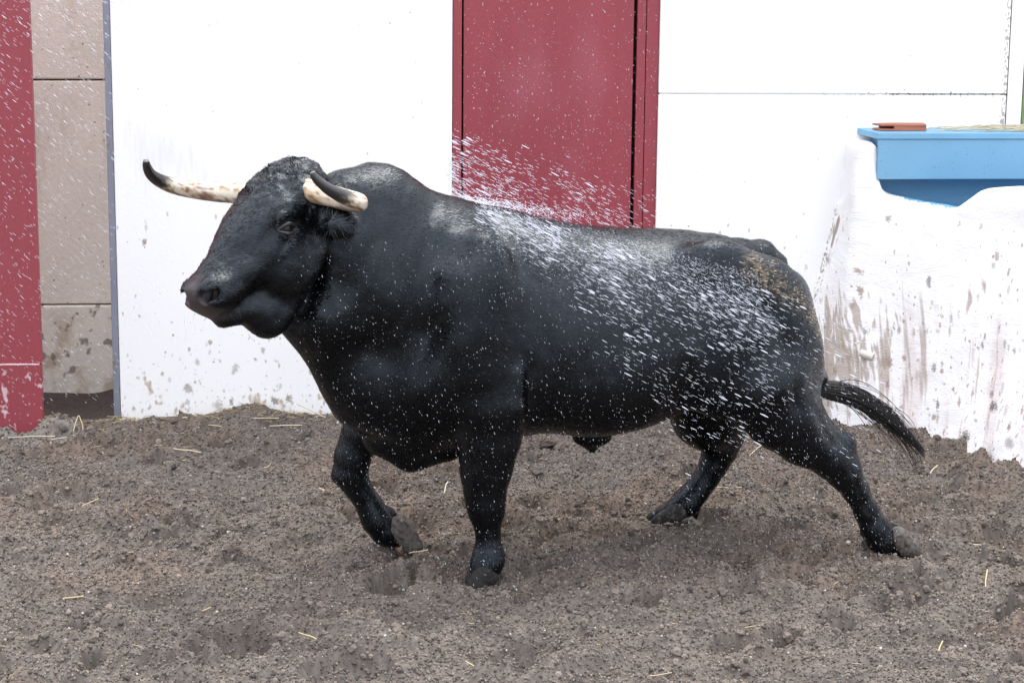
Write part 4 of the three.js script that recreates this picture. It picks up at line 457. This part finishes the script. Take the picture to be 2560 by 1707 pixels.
  const HN = 300000, hg = new THREE.BufferGeometry();
  hg.setAttribute('position', new THREE.BufferAttribute(new Float32Array([-.5,0,0, .5,0,0, -.35,.55,.02, .35,.55,.02, 0,1,-.06]), 3)); hg.setIndex([0,1,2, 1,3,2, 2,3,4]); hg.computeVertexNormals();
  const im = new THREE.InstancedMesh(hg, new THREE.MeshPhysicalMaterial({ roughness: 0.27, ior: 1.42, specularColor: new THREE.Color().setRGB(.76, .88, 1), side: THREE.DoubleSide }), HN), M = new THREE.Matrix4(), X = V(0,0,0), Y = V(0,0,0), Z = V(0,0,0), N = V(0,0,0), cc = new THREE.Color(), r = rng(12);
  const S = V(0,0,0), Pp = V(0,0,0);
  for (let i = 0; i < HN; i++) {
    const t = pick(r()); a.fromBufferAttribute(p, idx[3*t]); b.fromBufferAttribute(p, idx[3*t+1]); c.fromBufferAttribute(p, idx[3*t+2]);
    let u = r(), v = r(); if (u + v > 1) { u = 1 - u; v = 1 - v; } Pp.copy(a).addScaledVector(b.sub(a), u).addScaledVector(c.sub(a), v); N.fromBufferAttribute(n, idx[3*t]);
    const x = Pp.x, y = Pp.y, z = Pp.z, head = Math.hypot(x - po[0], y - po[1], z - po[2]), crown = ss(0.27, 0.10, head), face = ss(0.55, 0.4, head) * (x > 1.15 ? 1 : 0);
    const nose = Math.hypot(x - NP[0], y - NP[1], z - NP[2]) < 0.085;
    // lay of the hair: back and down; curls on the crown; down the legs
    const leg = ss(0.6, 0.45, y), sw = n3(x * 4, y * 4, z * 4);
    Y.set(mix(-1, -0.15, leg) + 0.5 * sw, mix(-0.35, -1, leg) + 0.5 * n3(x * 4 + 9, y * 4, z * 4), 0.3 * sw);
    if (face > 0 && crown < 0.4) Y.set(-hf[0] * 0.6 - 0.3, -hf[1] * 0.2 - 0.4, -hf[2] * 0.6);
    if (crown > 0) Y.lerp(S.set(n3(x * 22, y * 22, z * 22), n3(x * 22 + 5, y * 22, z * 22), n3(x * 22, y * 22 + 5, z * 22)).multiplyScalar(3), crown);
    const lock = r() < 0.3;
    Y.x += (r() - 0.5) * 0.45; Y.y += (r() - 0.5) * 0.45; Y.z += (r() - 0.5) * 0.45;
    Y.addScaledVector(N, -Y.dot(N)).normalize(); Y.addScaledVector(N, (lock ? 0.06 + 0.20 * r() : 0.02 + 0.12 * r() * r()) + 0.16 * crown).normalize();
    Z.copy(N).addScaledVector(Y, -N.dot(Y)).normalize(); X.crossVectors(Y, Z).multiplyScalar(1);
    const earD = Math.min(...EAR.map(e => Math.hypot(x - e[0], y - e[1], z - e[2]))); const ear = ss(0.10, 0.07, earD);
    if (ear > 0.2) { Y.y -= 0.5 * r(); Y.addScaledVector(N, 0.35 * r()).normalize(); Z.copy(N).addScaledVector(Y, -N.dot(Y)).normalize(); X.crossVectors(Y, Z); }
    const len = ear > 0.2 ? mix(0.012, 0.030, r()) : nose ? 0.0001 : head < 0.085 ? mix(0.008, 0.020, r()) : mix(mix(0.008, 0.012, r()), mix(0.010, 0.018, r()), crown), wd = lock ? mix(0.0022, 0.0038, r()) : mix(0.0011, 0.0021, r()), ll = lock && crown < 0.1 ? 1.5 : 1;
    M.makeBasis(X.multiplyScalar(wd), Y.multiplyScalar(len * ll), Z.multiplyScalar(len * ll)); M.setPosition(Pp.addScaledVector(N, -0.0005)); im.setMatrixAt(i, M);
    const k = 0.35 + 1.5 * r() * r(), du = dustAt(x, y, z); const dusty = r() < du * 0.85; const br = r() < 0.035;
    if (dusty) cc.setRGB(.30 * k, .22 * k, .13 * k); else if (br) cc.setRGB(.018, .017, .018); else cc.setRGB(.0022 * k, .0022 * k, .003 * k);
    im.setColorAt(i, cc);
  }
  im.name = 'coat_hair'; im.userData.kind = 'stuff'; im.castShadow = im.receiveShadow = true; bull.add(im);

  // horns: pale shaft, dark tip
  const hornG = pts => {
    const cv = new THREE.CatmullRomCurve3(pts.map(q => V(q[0], q[1], q[2]))), NS = 72, NR = 28, P = [], C = [], I = [], fr = cv.computeFrenetFrames(NS, false);
    for (let i = 0; i <= NS; i++) {
      const t = i / NS, o = cv.getPoint(t), ft = t * (pts.length - 1), k = Math.min(pts.length - 2, ft | 0), r0 = mix(pts[k][3], pts[k+1][3], ft - k);
      const tn = cv.getTangent(t), up = V(0, 1, 0), s = V(0,0,0).crossVectors(tn, up).normalize(), w = V(0,0,0).crossVectors(s, tn).normalize();
      for (let j = 0; j <= NR; j++) {
        const th = j / NR * Math.PI * 2, tip = i === NS ? 0.02 : 1, rr = r0 * tip * (1 + 0.012 * Math.sin(t * 130 + n3(t * 20, 0, 0) * 5) * ss(0.5, 0.1, t) + 0.02 * n3(Math.cos(th) * 2, Math.sin(th) * 2, t * 14));
        const q = o.clone().addScaledVector(s, Math.cos(th) * rr).addScaledVector(w, Math.sin(th) * rr * 0.94); P.push(q.x, q.y, q.z);
        const n1 = fbm(Math.cos(th) * 1.6, Math.sin(th) * 1.6, t * 9 + pts[0][0], 3), n2 = n3(Math.cos(th) * 4 + 3, Math.sin(th) * 4, t * 34);
        let c2 = [.66, .60, .50]; const put = (e, f) => { c2 = c2.map((v, m) => mix(v, e[m], clamp(f))); };
        put([.42, .27, .13], ss(-0.3, 0.3, n1 + 0.5 * n2 + 0.6 * (0.4 - t)) * 0.8); put([.11, .06, .035], ss(0.14, 0.42, n2 + 0.6 * n1) * 0.85); put([.16, .07, .075], ss(0.06, 0.0, Math.abs(t - 0.37) - 0.012) * ss(-0.2, 0.3, n1 + 0.3) * 0.6);
        put([.013, .012, .013], ss(0.56, 0.66, t + 0.05 * n1 + 0.05 * Math.sin(th + 1))); put([.16, .15, .15], ss(0.96, 1, t) * 0.5); C.push(...c2);
        if (i < NS && j < NR) { const e = i * (NR + 1) + j; I.push(e, e + 1, e + NR + 1, e + 1, e + NR + 2, e + NR + 1); }
      }
    }
    const h = new THREE.BufferGeometry(); h.setAttribute('position', new THREE.BufferAttribute(new Float32Array(P), 3)); h.setAttribute('color', new THREE.BufferAttribute(new Float32Array(C), 3)); h.setIndex(I); h.computeVertexNormals(); return h;
  };
  const hornM = new THREE.MeshPhysicalMaterial({ vertexColors: true, roughness: 0.38, clearcoat: 0.3, clearcoatRoughness: 0.25 });
  for (const h of B.H) mesh('horn', hornG(h), hornM, bull);
  // eyes
  const eyeM = new THREE.MeshPhysicalMaterial({ color: new THREE.Color().setRGB(.008, .006, .005), roughness: 0.04, specularIntensity: 0.7 });
  for (const e of B.E) { const s = new THREE.SphereGeometry(0.0245, 32, 24); s.translate(...e); mesh('eye', s, eyeM, bull); }
  // bare wet skin of the lids
  const lidM = new THREE.MeshPhysicalMaterial({ color: new THREE.Color().setRGB(.022, .021, .024), roughness: 0.3 });
  B.E.forEach((e, k) => {
    const s = k ? -1 : 1, LA = V(...hf).add(V(...B.F.hu)).normalize(), UA = V(...B.F.hu).sub(V(...hf)).normalize(), at = (a, b, c) => V(...e).addScaledVector(LA, a).addScaledVector(V(...B.F.hl), b * s).addScaledVector(UA, c);
    const arc = (pts, R) => { const cv = new THREE.CatmullRomCurve3(pts), gg = new THREE.TubeGeometry(cv, 24, R, 8, false), pa = gg.attributes.position; for (let i = 0; i <= 24; i++) { const o = cv.getPointAt(i / 24), f = 0.35 + 0.65 * Math.sin(i / 24 * Math.PI); for (let j = 0; j <= 8; j++) { const q = i * 9 + j; pa.setXYZ(q, mix(o.x, pa.getX(q), f), mix(o.y, pa.getY(q), f), mix(o.z, pa.getZ(q), f)); } } gg.computeVertexNormals(); return gg; };
    mesh('eyelid', arc([at(-0.031, 0.008, 0.000), at(-0.017, 0.0185, 0.012), at(0.0, 0.0215, 0.0155), at(0.018, 0.018, 0.009), at(0.037, 0.008, -0.007)], 0.0082), lidM, bull);
    mesh('eyelid', arc([at(-0.031, 0.008, -0.001), at(-0.015, 0.0185, -0.013), at(0.002, 0.021, -0.0165), at(0.020, 0.017, -0.0135), at(0.037, 0.008, -0.008)], 0.0066), lidM, bull);
  });
  // cloven hooves
  B.hoof.forEach(([u, w], i) => {
    const du = [w[0]-u[0], w[1]-u[1], w[2]-u[2]], L = Math.hypot(...du), dir = du.map(v => v / L);
    const back = i === 1 ? [-0.2, 0.6] : i === 2 ? [-0.3, -0.5] : [-1, 0.1], HL = V((u[0] + w[0]) / 2 + back[0] * 0.035, (u[1] * 0.4 + w[1] * 0.6) + back[1] * 0.03, (u[2] + w[2]) / 2);
    const cl = (s) => { const A = V(u[0], u[1], u[2] + s * 0.022), E = V(w[0], w[1], w[2] + s * 0.026);
      return (x, y, z) => { const q = V(x, y, z).sub(A), d = E.clone().sub(A), t = clamp(q.dot(d) / d.lengthSq()), r0 = mix([0.040, 0.044, 0.042, 0.036][i], [0.034, 0.036, 0.034, 0.016][i], t); const e = q.addScaledVector(d, -t); e.z *= 1.12; const hl = V(x, y, z).sub(HL); hl.z -= s * 0.024; hl.z *= 1.1; return smin(e.length() - r0, hl.length() - 0.027, 0.02); }; };
    const f1 = cl(1), f2 = cl(-1), f = (x, y, z) => smin(f1(x, y, z), f2(x, y, z), 0.008) + 0.0035 * n3(x * 70, y * 70, z * 70);
    const hgm = surface(f, u.map((v, e) => Math.min(v, w[e]) - 0.08), u.map((v, e) => Math.max(v, w[e]) + 0.08), 0.0045);
    const pp = hgm.attributes.position, hc = new Float32Array(pp.count * 3), sandy = [-0.2, 0.6, 0.6, 0.3][i];
    for (let e = 0; e < pp.count; e++) { const x = pp.getX(e), y = pp.getY(e), z = pp.getZ(e), t = ss(0.5 - sandy, 0.9 - sandy, 0.4 * n3(x * 60, y * 60, z * 60) + 0.3 * n3(x * 160, y * 160, z * 160) + 0.2); hc[3*e] = mix(.014, .092, t); hc[3*e+1] = mix(.013, .077, t); hc[3*e+2] = mix(.013, .066, t); }
    hgm.setAttribute('color', new THREE.BufferAttribute(hc, 3));
    mesh('hoof', hgm, new THREE.MeshStandardMaterial({ vertexColors: true, roughness: 0.85 }), bull);
  });
  // tail switch: long hairs swinging out behind
  const tc = new THREE.CatmullRomCurve3(B.tail.map(q => V(...q))), hs = [], r2 = rng(40);
  for (let i = 0; i < 520; i++) {
    const st = r2() < 0.6 ? 0.02 * r2() : 0.5 * r2(), en = clamp(st + mix(0.35, 1.02, Math.pow(r2(), 0.6))), ang = r2() * 6.28, sp = Math.sqrt(r2()), drop = r2() < 0.3 ? 0.2 * r2() * r2() : 0.02 * r2(), lift = r2() < 0.08 ? 0.07 * r2() : 0;
    const pts = []; for (let k = 0; k <= 7; k++) { const t = mix(st, en, k / 7), q = tc.getPoint(Math.min(1, t)), wd = mix(0.030, 0.026, t) * (0.55 + 0.9 * Math.sin(Math.min(1, t * 1.1 + 0.15) * Math.PI)) * sp * (1 + 1.1 * ss(0.4, 1, k / 7) * (i % 4 === 0 ? 1 : 0)); q.y += Math.sin(ang) * wd - drop * Math.pow(k / 7, 2) + lift * Math.sin(k / 7 * 3); q.z += Math.cos(ang) * wd; q.y += 0.006 * n3(i * 3.3, t * 5, 1); q.x += 0.005 * n3(i * 3.3, t * 5, 7); pts.push(q); }
    const R0 = mix(0.0006, 0.0016, r2()), cv = new THREE.CatmullRomCurve3(pts), gg = new THREE.TubeGeometry(cv, 12, R0, 4, false), pa = gg.attributes.position;
    for (let k = 0; k <= 12; k++) { const o = cv.getPointAt(k / 12), f = 1 - 0.85 * Math.pow(k / 12, 2); for (let j = 0; j <= 4; j++) { const e = k * 5 + j; pa.setXYZ(e, mix(o.x, pa.getX(e), f), mix(o.y, pa.getY(e), f), mix(o.z, pa.getZ(e), f)); } }
    hs.push(gg);
  }
  const sw = mesh('tail_switch', mergeGeometries(hs), new THREE.MeshPhysicalMaterial({ color: new THREE.Color().setRGB(.014, .013, .013), roughness: 0.4 }), bull);
  // whiskers and slaver at the mouth
  const wh = []; for (let i = 0; i < 14; i++) { const s = r2() < 0.5 ? 1 : -1, q = V(NP[0], NP[1], NP[2]).addScaledVector(V(...B.F.hl), s * mix(0.02, 0.06, r2())).addScaledVector(V(...B.F.hu), -0.055 - 0.02 * r2()).addScaledVector(V(...hf), mix(-0.06, 0.0, r2())), e = q.clone().addScaledVector(V(...B.F.hl), s * 0.02 * r2()).add(V((r2() - 0.3) * 0.03, -0.03 * r2() - 0.01, 0)); wh.push(new THREE.TubeGeometry(new THREE.LineCurve3(q, e), 3, 0.0005, 4)); }
  const whm = mesh('whiskers', mergeGeometries(wh), new THREE.MeshStandardMaterial({ color: new THREE.Color().setRGB(.04, .037, .037), roughness: 0.5 }), bull);
  whm.userData.kind = 'stuff'; sw.userData.kind = 'stuff';
  const dq = V(...B.drool[0]), dl = [0, .02, .045, .07, .085].map((t, k) => V(dq.x + 0.002 * Math.sin(k * 2), dq.y - t, dq.z));
  mesh('slaver', mergeGeometries([new THREE.TubeGeometry(new THREE.CatmullRomCurve3(dl), 16, 0.0013, 6), new THREE.TubeGeometry(new THREE.CatmullRomCurve3(dl.map((q, k) => V(q.x - 0.028, q.y * 1 + 0.0 - 0.005 + k * 0.006, q.z + 0.004))), 16, 0.0009, 6)]), new THREE.MeshPhysicalMaterial({ color: 0xffffff, roughness: 0.1, transmission: 0.7, thickness: 0 }), bull);
}
// ---------------------------------------------------------------- straw on the sand
{
  const mats = [[.46, .37, .20], [.52, .45, .31], [.34, .27, .17], [.56, .51, .39]].map(c => new THREE.MeshStandardMaterial({ color: new THREE.Color().setRGB(...c), roughness: 0.6 }));
  const r = rng(70), gs = [];
  for (let v = 0; v < 6; v++) { const q = []; for (let k = 0; k < 5; k++) q.push(V((k / 4 - 0.5), 0.008 * Math.sin(k * 1.3 + v) + (v === 3 && k === 4 ? 0.05 : 0), 0.012 * Math.sin(k + v * 2))); const g = new THREE.TubeGeometry(new THREE.CatmullRomCurve3(q), 8, 0.012, 5); g.scale(1, 1, 1); gs.push(g); }
  const used = new Set();
  const stalk = (x, z, len, a, tilt, m, wd = 1) => { const o = mesh('straw_stalk', gs[r() * 6 | 0], mats[m]); o.position.set(x, groundY(x, z) + 0.010 + Math.abs(Math.sin(tilt)) * len * 0.45, z); o.rotation.set(0, a, tilt, 'YXZ'); o.scale.set(len, 0.2 * wd, 0.2 * wd); 
    // which one: its look, then what it lies beside
    const anchors = [['foot of the steel post', -0.97, 0.05], ['foot of the red gate', -1.3, 0.25], ['wall foot before the chest', 0.15, 0.05], ['wall foot below the muzzle', -0.3, 0.05], ['lifted fore hoof', 0.27, 1.9], ['planted fore hoof', 0.5, 2.4], ['far hind hoof', 1.3, 1.75], ['stretched hind hoof', 2.05, 2.15], ['tail tip', 2.1, 1.2], ['sloping trough', 2.6, 0.9], ['belly of the bull', 1.1, 2.0], ['bottom left corner', -1.0, 3.3], ['bottom right corner', 2.1, 3.4], ['middle bottom edge', 0.6, 3.45]];
    const an = anchors.map(e => [Math.hypot(x - e[1], z - e[2]), e]).sort((p, q) => p[0] - q[0])[0], dx = x - an[1][1], dz = z - an[1][2];
    const rel = an[0] < 0.2 ? 'close by the' : Math.abs(dx) > Math.abs(dz) ? (dx < 0 ? 'left of the' : 'right of the') : (dz > 0 ? 'in front of the' : 'behind the');
    let lb = `${len > 0.13 ? 'long' : len < 0.09 ? 'short' : 'medium'} ${['golden', 'pale', 'brownish', 'cream'][m]} straw stalk ${tilt > 0.2 ? 'tilted' : 'flat'} ${rel} ${an[1][0]}`;
    for (const w of ['rear one', 'third one']) if (used.has(lb)) lb = lb.replace('straw stalk', 'straw stalk, ' + w);
    used.add(lb); tag(o, lb, 'straw', 'straw stalks strewn on the sand'); };

  // spots read off the ground: along the foot of the wall, by the gate, single stalks in the open
  for (const [x, z, l, a, t, m] of [[-.12, .12, .16, 2.5, .25, 1], [.02, .15, .13, 1.0, .5, 3], [.04, .1, .12, 1.35, .7, 3], [.13, .12, .1, 2.4, .3, 1], [.17, .14, .09, 2.2, .3, 1], [-.35, .18, .18, .1, .0, 1], [-.2, .2, .2, -.1, .05, 3], [.25, .22, .15, .3, .1, 1], [-.6, .16, .16, .35, .08, 3], [-.55, .22, .12, -.6, .1, 1], [-1.2, .32, .17, .2, .1, 3], [-1.3, .36, .2, -.1, .05, 3], [-1.12, .3, .1, 1.4, .5, 0], [-1.1, .27, .08, 1.9, .7, 0], [-.5, .95, .1, -.35, 0, 1], [-.62, .75, .14, -.6, 0, 1], [-.66, .9, .1, .5, 0, 0], [-.3, 1.0, .07, .5, .1, 0], [-.95, 1.4, .12, 1.1, 0, 0], [-.05, 1.35, .09, -.9, 0, 1], [.42, 1.2, .08, 1.3, .3, 3], [-.45, 2.65, .07, .8, .1, 0], [-.1, 3.1, .12, -1.1, .1, 0], [.28, 2.1, .08, .5, 0, 1], [1.75, .75, .16, .9, .2, 1], [1.5, 1.35, .15, .05, 0, 0], [2.45, 1.15, .16, -.5, .05, 1], [2.5, 1.25, .1, -.6, 0, 0], [2.35, 1.3, .08, 1.0, .2, 1], [2.3, 2.0, .1, -.3, 0, 1], [2.2, 2.6, .1, 1.3, .35, 0], [1.35, 3.0, .13, .5, 0, 2], [1.9, 3.15, .08, 1.2, .2, 0], [.4, 3.3, .1, -1.2, .1, 0], [1.0, 3.35, .12, .2, 0, 2], [2.6, 2.2, .09, .5, 0, 0], [.7, 1.55, .12, .1, 0, 1], [1.15, 1.4, .1, -.4, 0, 0], [.9, 2.95, .1, 1, .1, 2], [-.9, 2.5, .09, .4, 0, 0]]) stalk(x, z, l, a, t, m);
  // crumbled chaff, uncountable
  const N = 1700, im = new THREE.InstancedMesh(gs[0], new THREE.MeshStandardMaterial({ roughness: 0.7 }), N), M = new THREE.Matrix4(), Q = new THREE.Quaternion(), c = new THREE.Color();
  for (let i = 0; i < N; i++) { const foot = r() < 0.35, x = mix(-1.4, foot ? 0.6 : 3, r()), z = foot ? 0.04 + 0.22 * r() * r() : mix(0.05, 3.6, r()), l = foot ? mix(0.015, 0.12, r() * r()) : mix(0.008, 0.06, r() * r() * r()); M.compose(V(x, groundY(x, z) + 0.006, z), Q.setFromEuler(new THREE.Euler(0, r() * 3.14, 0.3 * (r() - 0.5))), V(l, 0.06 + 0.06 * r(), 0.06 + 0.06 * r())); im.setMatrixAt(i, M); const k = 0.5 + 0.7 * r(); c.setRGB(.42 * k, .33 * k, .19 * k); im.setColorAt(i, c); }
  im.name = 'straw_chaff'; im.castShadow = im.receiveShadow = true; scene.add(im); tag(im, 'short bits of chaff and broken straw scattered on the sand', 'chaff', null, 'stuff');
  // hay strewn on the lid of the feed box
  const hs = []; for (let i = 0; i < 220; i++) { const x = mix(2.55, 3.25, Math.pow(r(), 0.6)), h = 0.012 * ss(2.6, 2.9, x), l = mix(0.04, 0.14, r()), a = (r() - 0.5) * 1.6, z = mix(0.02, 0.16, r()), y = 1.284 + h * r() + 0.002; const q = V(Math.cos(a) * l / 2, 0.006 * (r() - 0.3), Math.sin(a) * l / 2 * 0.5); hs.push(new THREE.TubeGeometry(new THREE.CatmullRomCurve3([V(x, y, z).sub(q), V(x, y + 0.004 * r(), z), V(x, y, z).add(q)]), 4, 0.0009 + 0.0008 * r(), 4)); }
  tag(mesh('hay_wisps', mergeGeometries(hs), mats[1]), 'thin layer of dry hay strewn on the blue feed box lid', 'hay', null, 'stuff');
}
{ // wet dung under the belly
  const parts = [], r = rng(91); for (let i = 0; i < 16; i++) { const x = 0.80 + 0.075 * (r() - 0.5) * 2, z = 0.62 + 0.09 * (r() - 0.5) * 2, s = 0.008 + 0.02 * r(), g = new THREE.IcosahedronGeometry(s, 2), p = g.attributes.position; for (let k = 0; k < p.count; k++) { const q = 1 + 0.4 * n3(p.getX(k) * 70 + i, p.getY(k) * 70, p.getZ(k) * 70); p.setXYZ(k, p.getX(k) * q * 1.3, p.getY(k) * q * 0.45, p.getZ(k) * q * 1.2); } g.computeVertexNormals(); g.translate(x, groundY(x, z) + 0.002, z); parts.push(g); }
  const d = mesh('dung_pat', mergeGeometries(parts), new THREE.MeshStandardMaterial({ color: new THREE.Color().setRGB(.022, .014, .010), roughness: 0.45 })); d.userData.kind = 'stuff';
  Object.assign(d.userData, { label: 'dark wet dung spattered on the sand under the belly', category: 'dung' });
}
// ---------------------------------------------------------------- hose water in the air: drops drawn out along their flight
const dropG = (() => { const g = new THREE.SphereGeometry(0.5, 8, 6); g.rotateX(Math.PI / 2); return g; })();
const dropM = new THREE.MeshPhysicalMaterial({ color: new THREE.Color().setRGB(.86, .89, .95), roughness: 0.12, transmission: 0.55, thickness: 0 });
function spray(name, label, seed, N, gen) {
  const r = rng(seed), im = new THREE.InstancedMesh(dropG, dropM, N), M = new THREE.Matrix4(), Q = new THREE.Quaternion(), d = V(0,0,0);
  for (let i = 0; i < N; i++) { const o = gen(r, i); d.set(...o.dir).normalize(); Q.setFromUnitVectors(V(0, 0, 1), d); M.compose(V(...o.p), Q, V(o.w, o.w, o.l)); im.setMatrixAt(i, M); }
  im.name = name; im.castShadow = im.receiveShadow = true; scene.add(im); tag(im, label, 'water spray', null, 'stuff'); return im;
}
const gauss = r => (r() + r() + r() + r() - 2) * 0.87;
const clump = (p, k, t) => n3(p[0] * k, p[1] * k, p[2] * k) > t;
// main jet: comes in over the back and falls across flank and thigh on the near side
spray('jet_spray', 'white hose water streaking down across the back and flank of the bull', 3, 2500, r => {
  let p, k = 0, x, up;
  do { x = r() < 0.9 ? mix(0.45, 1.44, Math.pow(r(), 0.85)) : mix(1.3, 1.8, r()); up = 1.30 - 0.30 * (x - 0.62);
    const fall = -Math.log(1 - 0.95 * r()) * mix(0.03, 0.20, ss(0.5, 1.2, x)) + (r() < 0.14 ? 0.38 * r() * ss(0.6, 1.2, x) : 0); p = [x, Math.max(0.3, up - fall), mix(2.5, 2.72, r())];
  } while (!clump(p, 6, mix(-0.55, 0.25, r())) && k++ < 8);
  const q = r(), w = q < 0.8 ? mix(0.0005, 0.0013, r()) : q < 0.95 ? mix(0.0014, 0.0024, r()) : mix(0.0025, 0.0048, r());
  return { p, dir: [0.86 + gauss(r) * 0.09, -0.44 + gauss(r) * 0.10, 0.12], w, l: mix(0.005, 0.018, r()) + w * mix(2.5, 5, r()) };
});
spray('door_spray', 'white hose water crossing the red door above the back of the bull', 8, 1400, r => {
  let p, k = 0, t; do { t = Math.pow(r(), 1.5); p = [mix(0.40, 1.16, t), mix(1.49, 1.25, t) - mix(0, 0.25, Math.pow(r(), 0.75)) + gauss(r) * 0.04, mix(1.7, 2.05, r())]; } while (!clump(p, 9, mix(-0.5, 0.25, r())) && k++ < 6);
  const w = 0.0008 + (r() < 0.14 ? 0.0065 * r() * r() * (1 - 0.4 * t) : 0.0010 * r()); return { p, dir: [0.87 + gauss(r) * 0.05, -0.44 + gauss(r) * 0.05, 0.05], w, l: mix(0.006, 0.016, r()) + w * mix(3, 5, r()) };
});
spray('mist_spray', 'fine pale mist where the hose water strikes the back', 15, 1800, r => {
  const t = Math.min(1.4, -0.3 * Math.log(1 - 0.99 * r())); return { p: [mix(0.42, 0.85, t) + gauss(r) * 0.03, mix(1.26, 1.21, t) + Math.abs(gauss(r)) * 0.03, mix(1.95, 2.1, r())], dir: [0.9, -0.3 + gauss(r) * 0.3, 0.1], w: 0.0009 + 0.001 * r(), l: 0.004 + 0.006 * r() };
});
spray('sheen_mist', 'fine mist close over the back of the bull, added to give its wet sheen', 17, 3200, r => {  // tiny mist drops added just above the back as its pale wet sheen
  const x = mix(0.45, 1.42, r()); return { p: [x, 1.30 - 0.27 * (x - 0.62) - 0.16 * Math.pow(r(), 1.6) + gauss(r) * 0.012, mix(2.38, 2.6, r())], dir: [0.86 + gauss(r) * 0.15, -0.44 + gauss(r) * 0.2, 0.1], w: 0.0005 + 0.0006 * r(), l: 0.002 + 0.006 * r() };
});
spray('drizzle', 'fine falling drops in front of head, chest and legs of the bull', 22, 8500, r => {
  const x = mix(-0.2, 2.0, Math.pow(r(), 0.8)), w = 0.0004 + 0.0012 * Math.pow(r(), 3.2);
  return { p: [x, mix(0.12, 1.25, r()), mix(2.55, 2.95, r())], dir: [0.34 + gauss(r) * 0.1, -1, 0.05], w, l: w * mix(3, 6, r()) };
});
spray('door_drizzle', 'small specks of spray drifting before the upper red door', 33, 900, r => {
  const y = mix(1.05, 1.85, Math.pow(r(), 1.5)), w = 0.0008 + 0.0013 * r() * r(); return { p: [mix(0.5, 1.45, r()), y, mix(0.3, 1.2, r())], dir: [1, -0.3 - 0.2 * (1.8 - y), 0], w, l: w * mix(2.5, 4.5, r()) };
});
spray('gate_spray', 'slanting hose water falling before the red gate and passage', 44, 1900, r => {
  const y = 2.05 - 1.75 * Math.pow(r(), 1.9), f = ss(0.6, 1.9, y), z = mix(0.9, 1.5, r()), w = 0.0008 + 0.0018 * Math.pow(r(), 2.2) * mix(0.35, 1, f);
  return { p: [mix(-1.35, -0.60, Math.pow(r(), 1.15)) , y, z], dir: [0.72 + gauss(r) * 0.04, -0.62 + gauss(r) * 0.04, 0], w, l: mix(0.006, 0.014, r()) + w * mix(3, 6, r()) };
});
renderer.render(scene, camera);
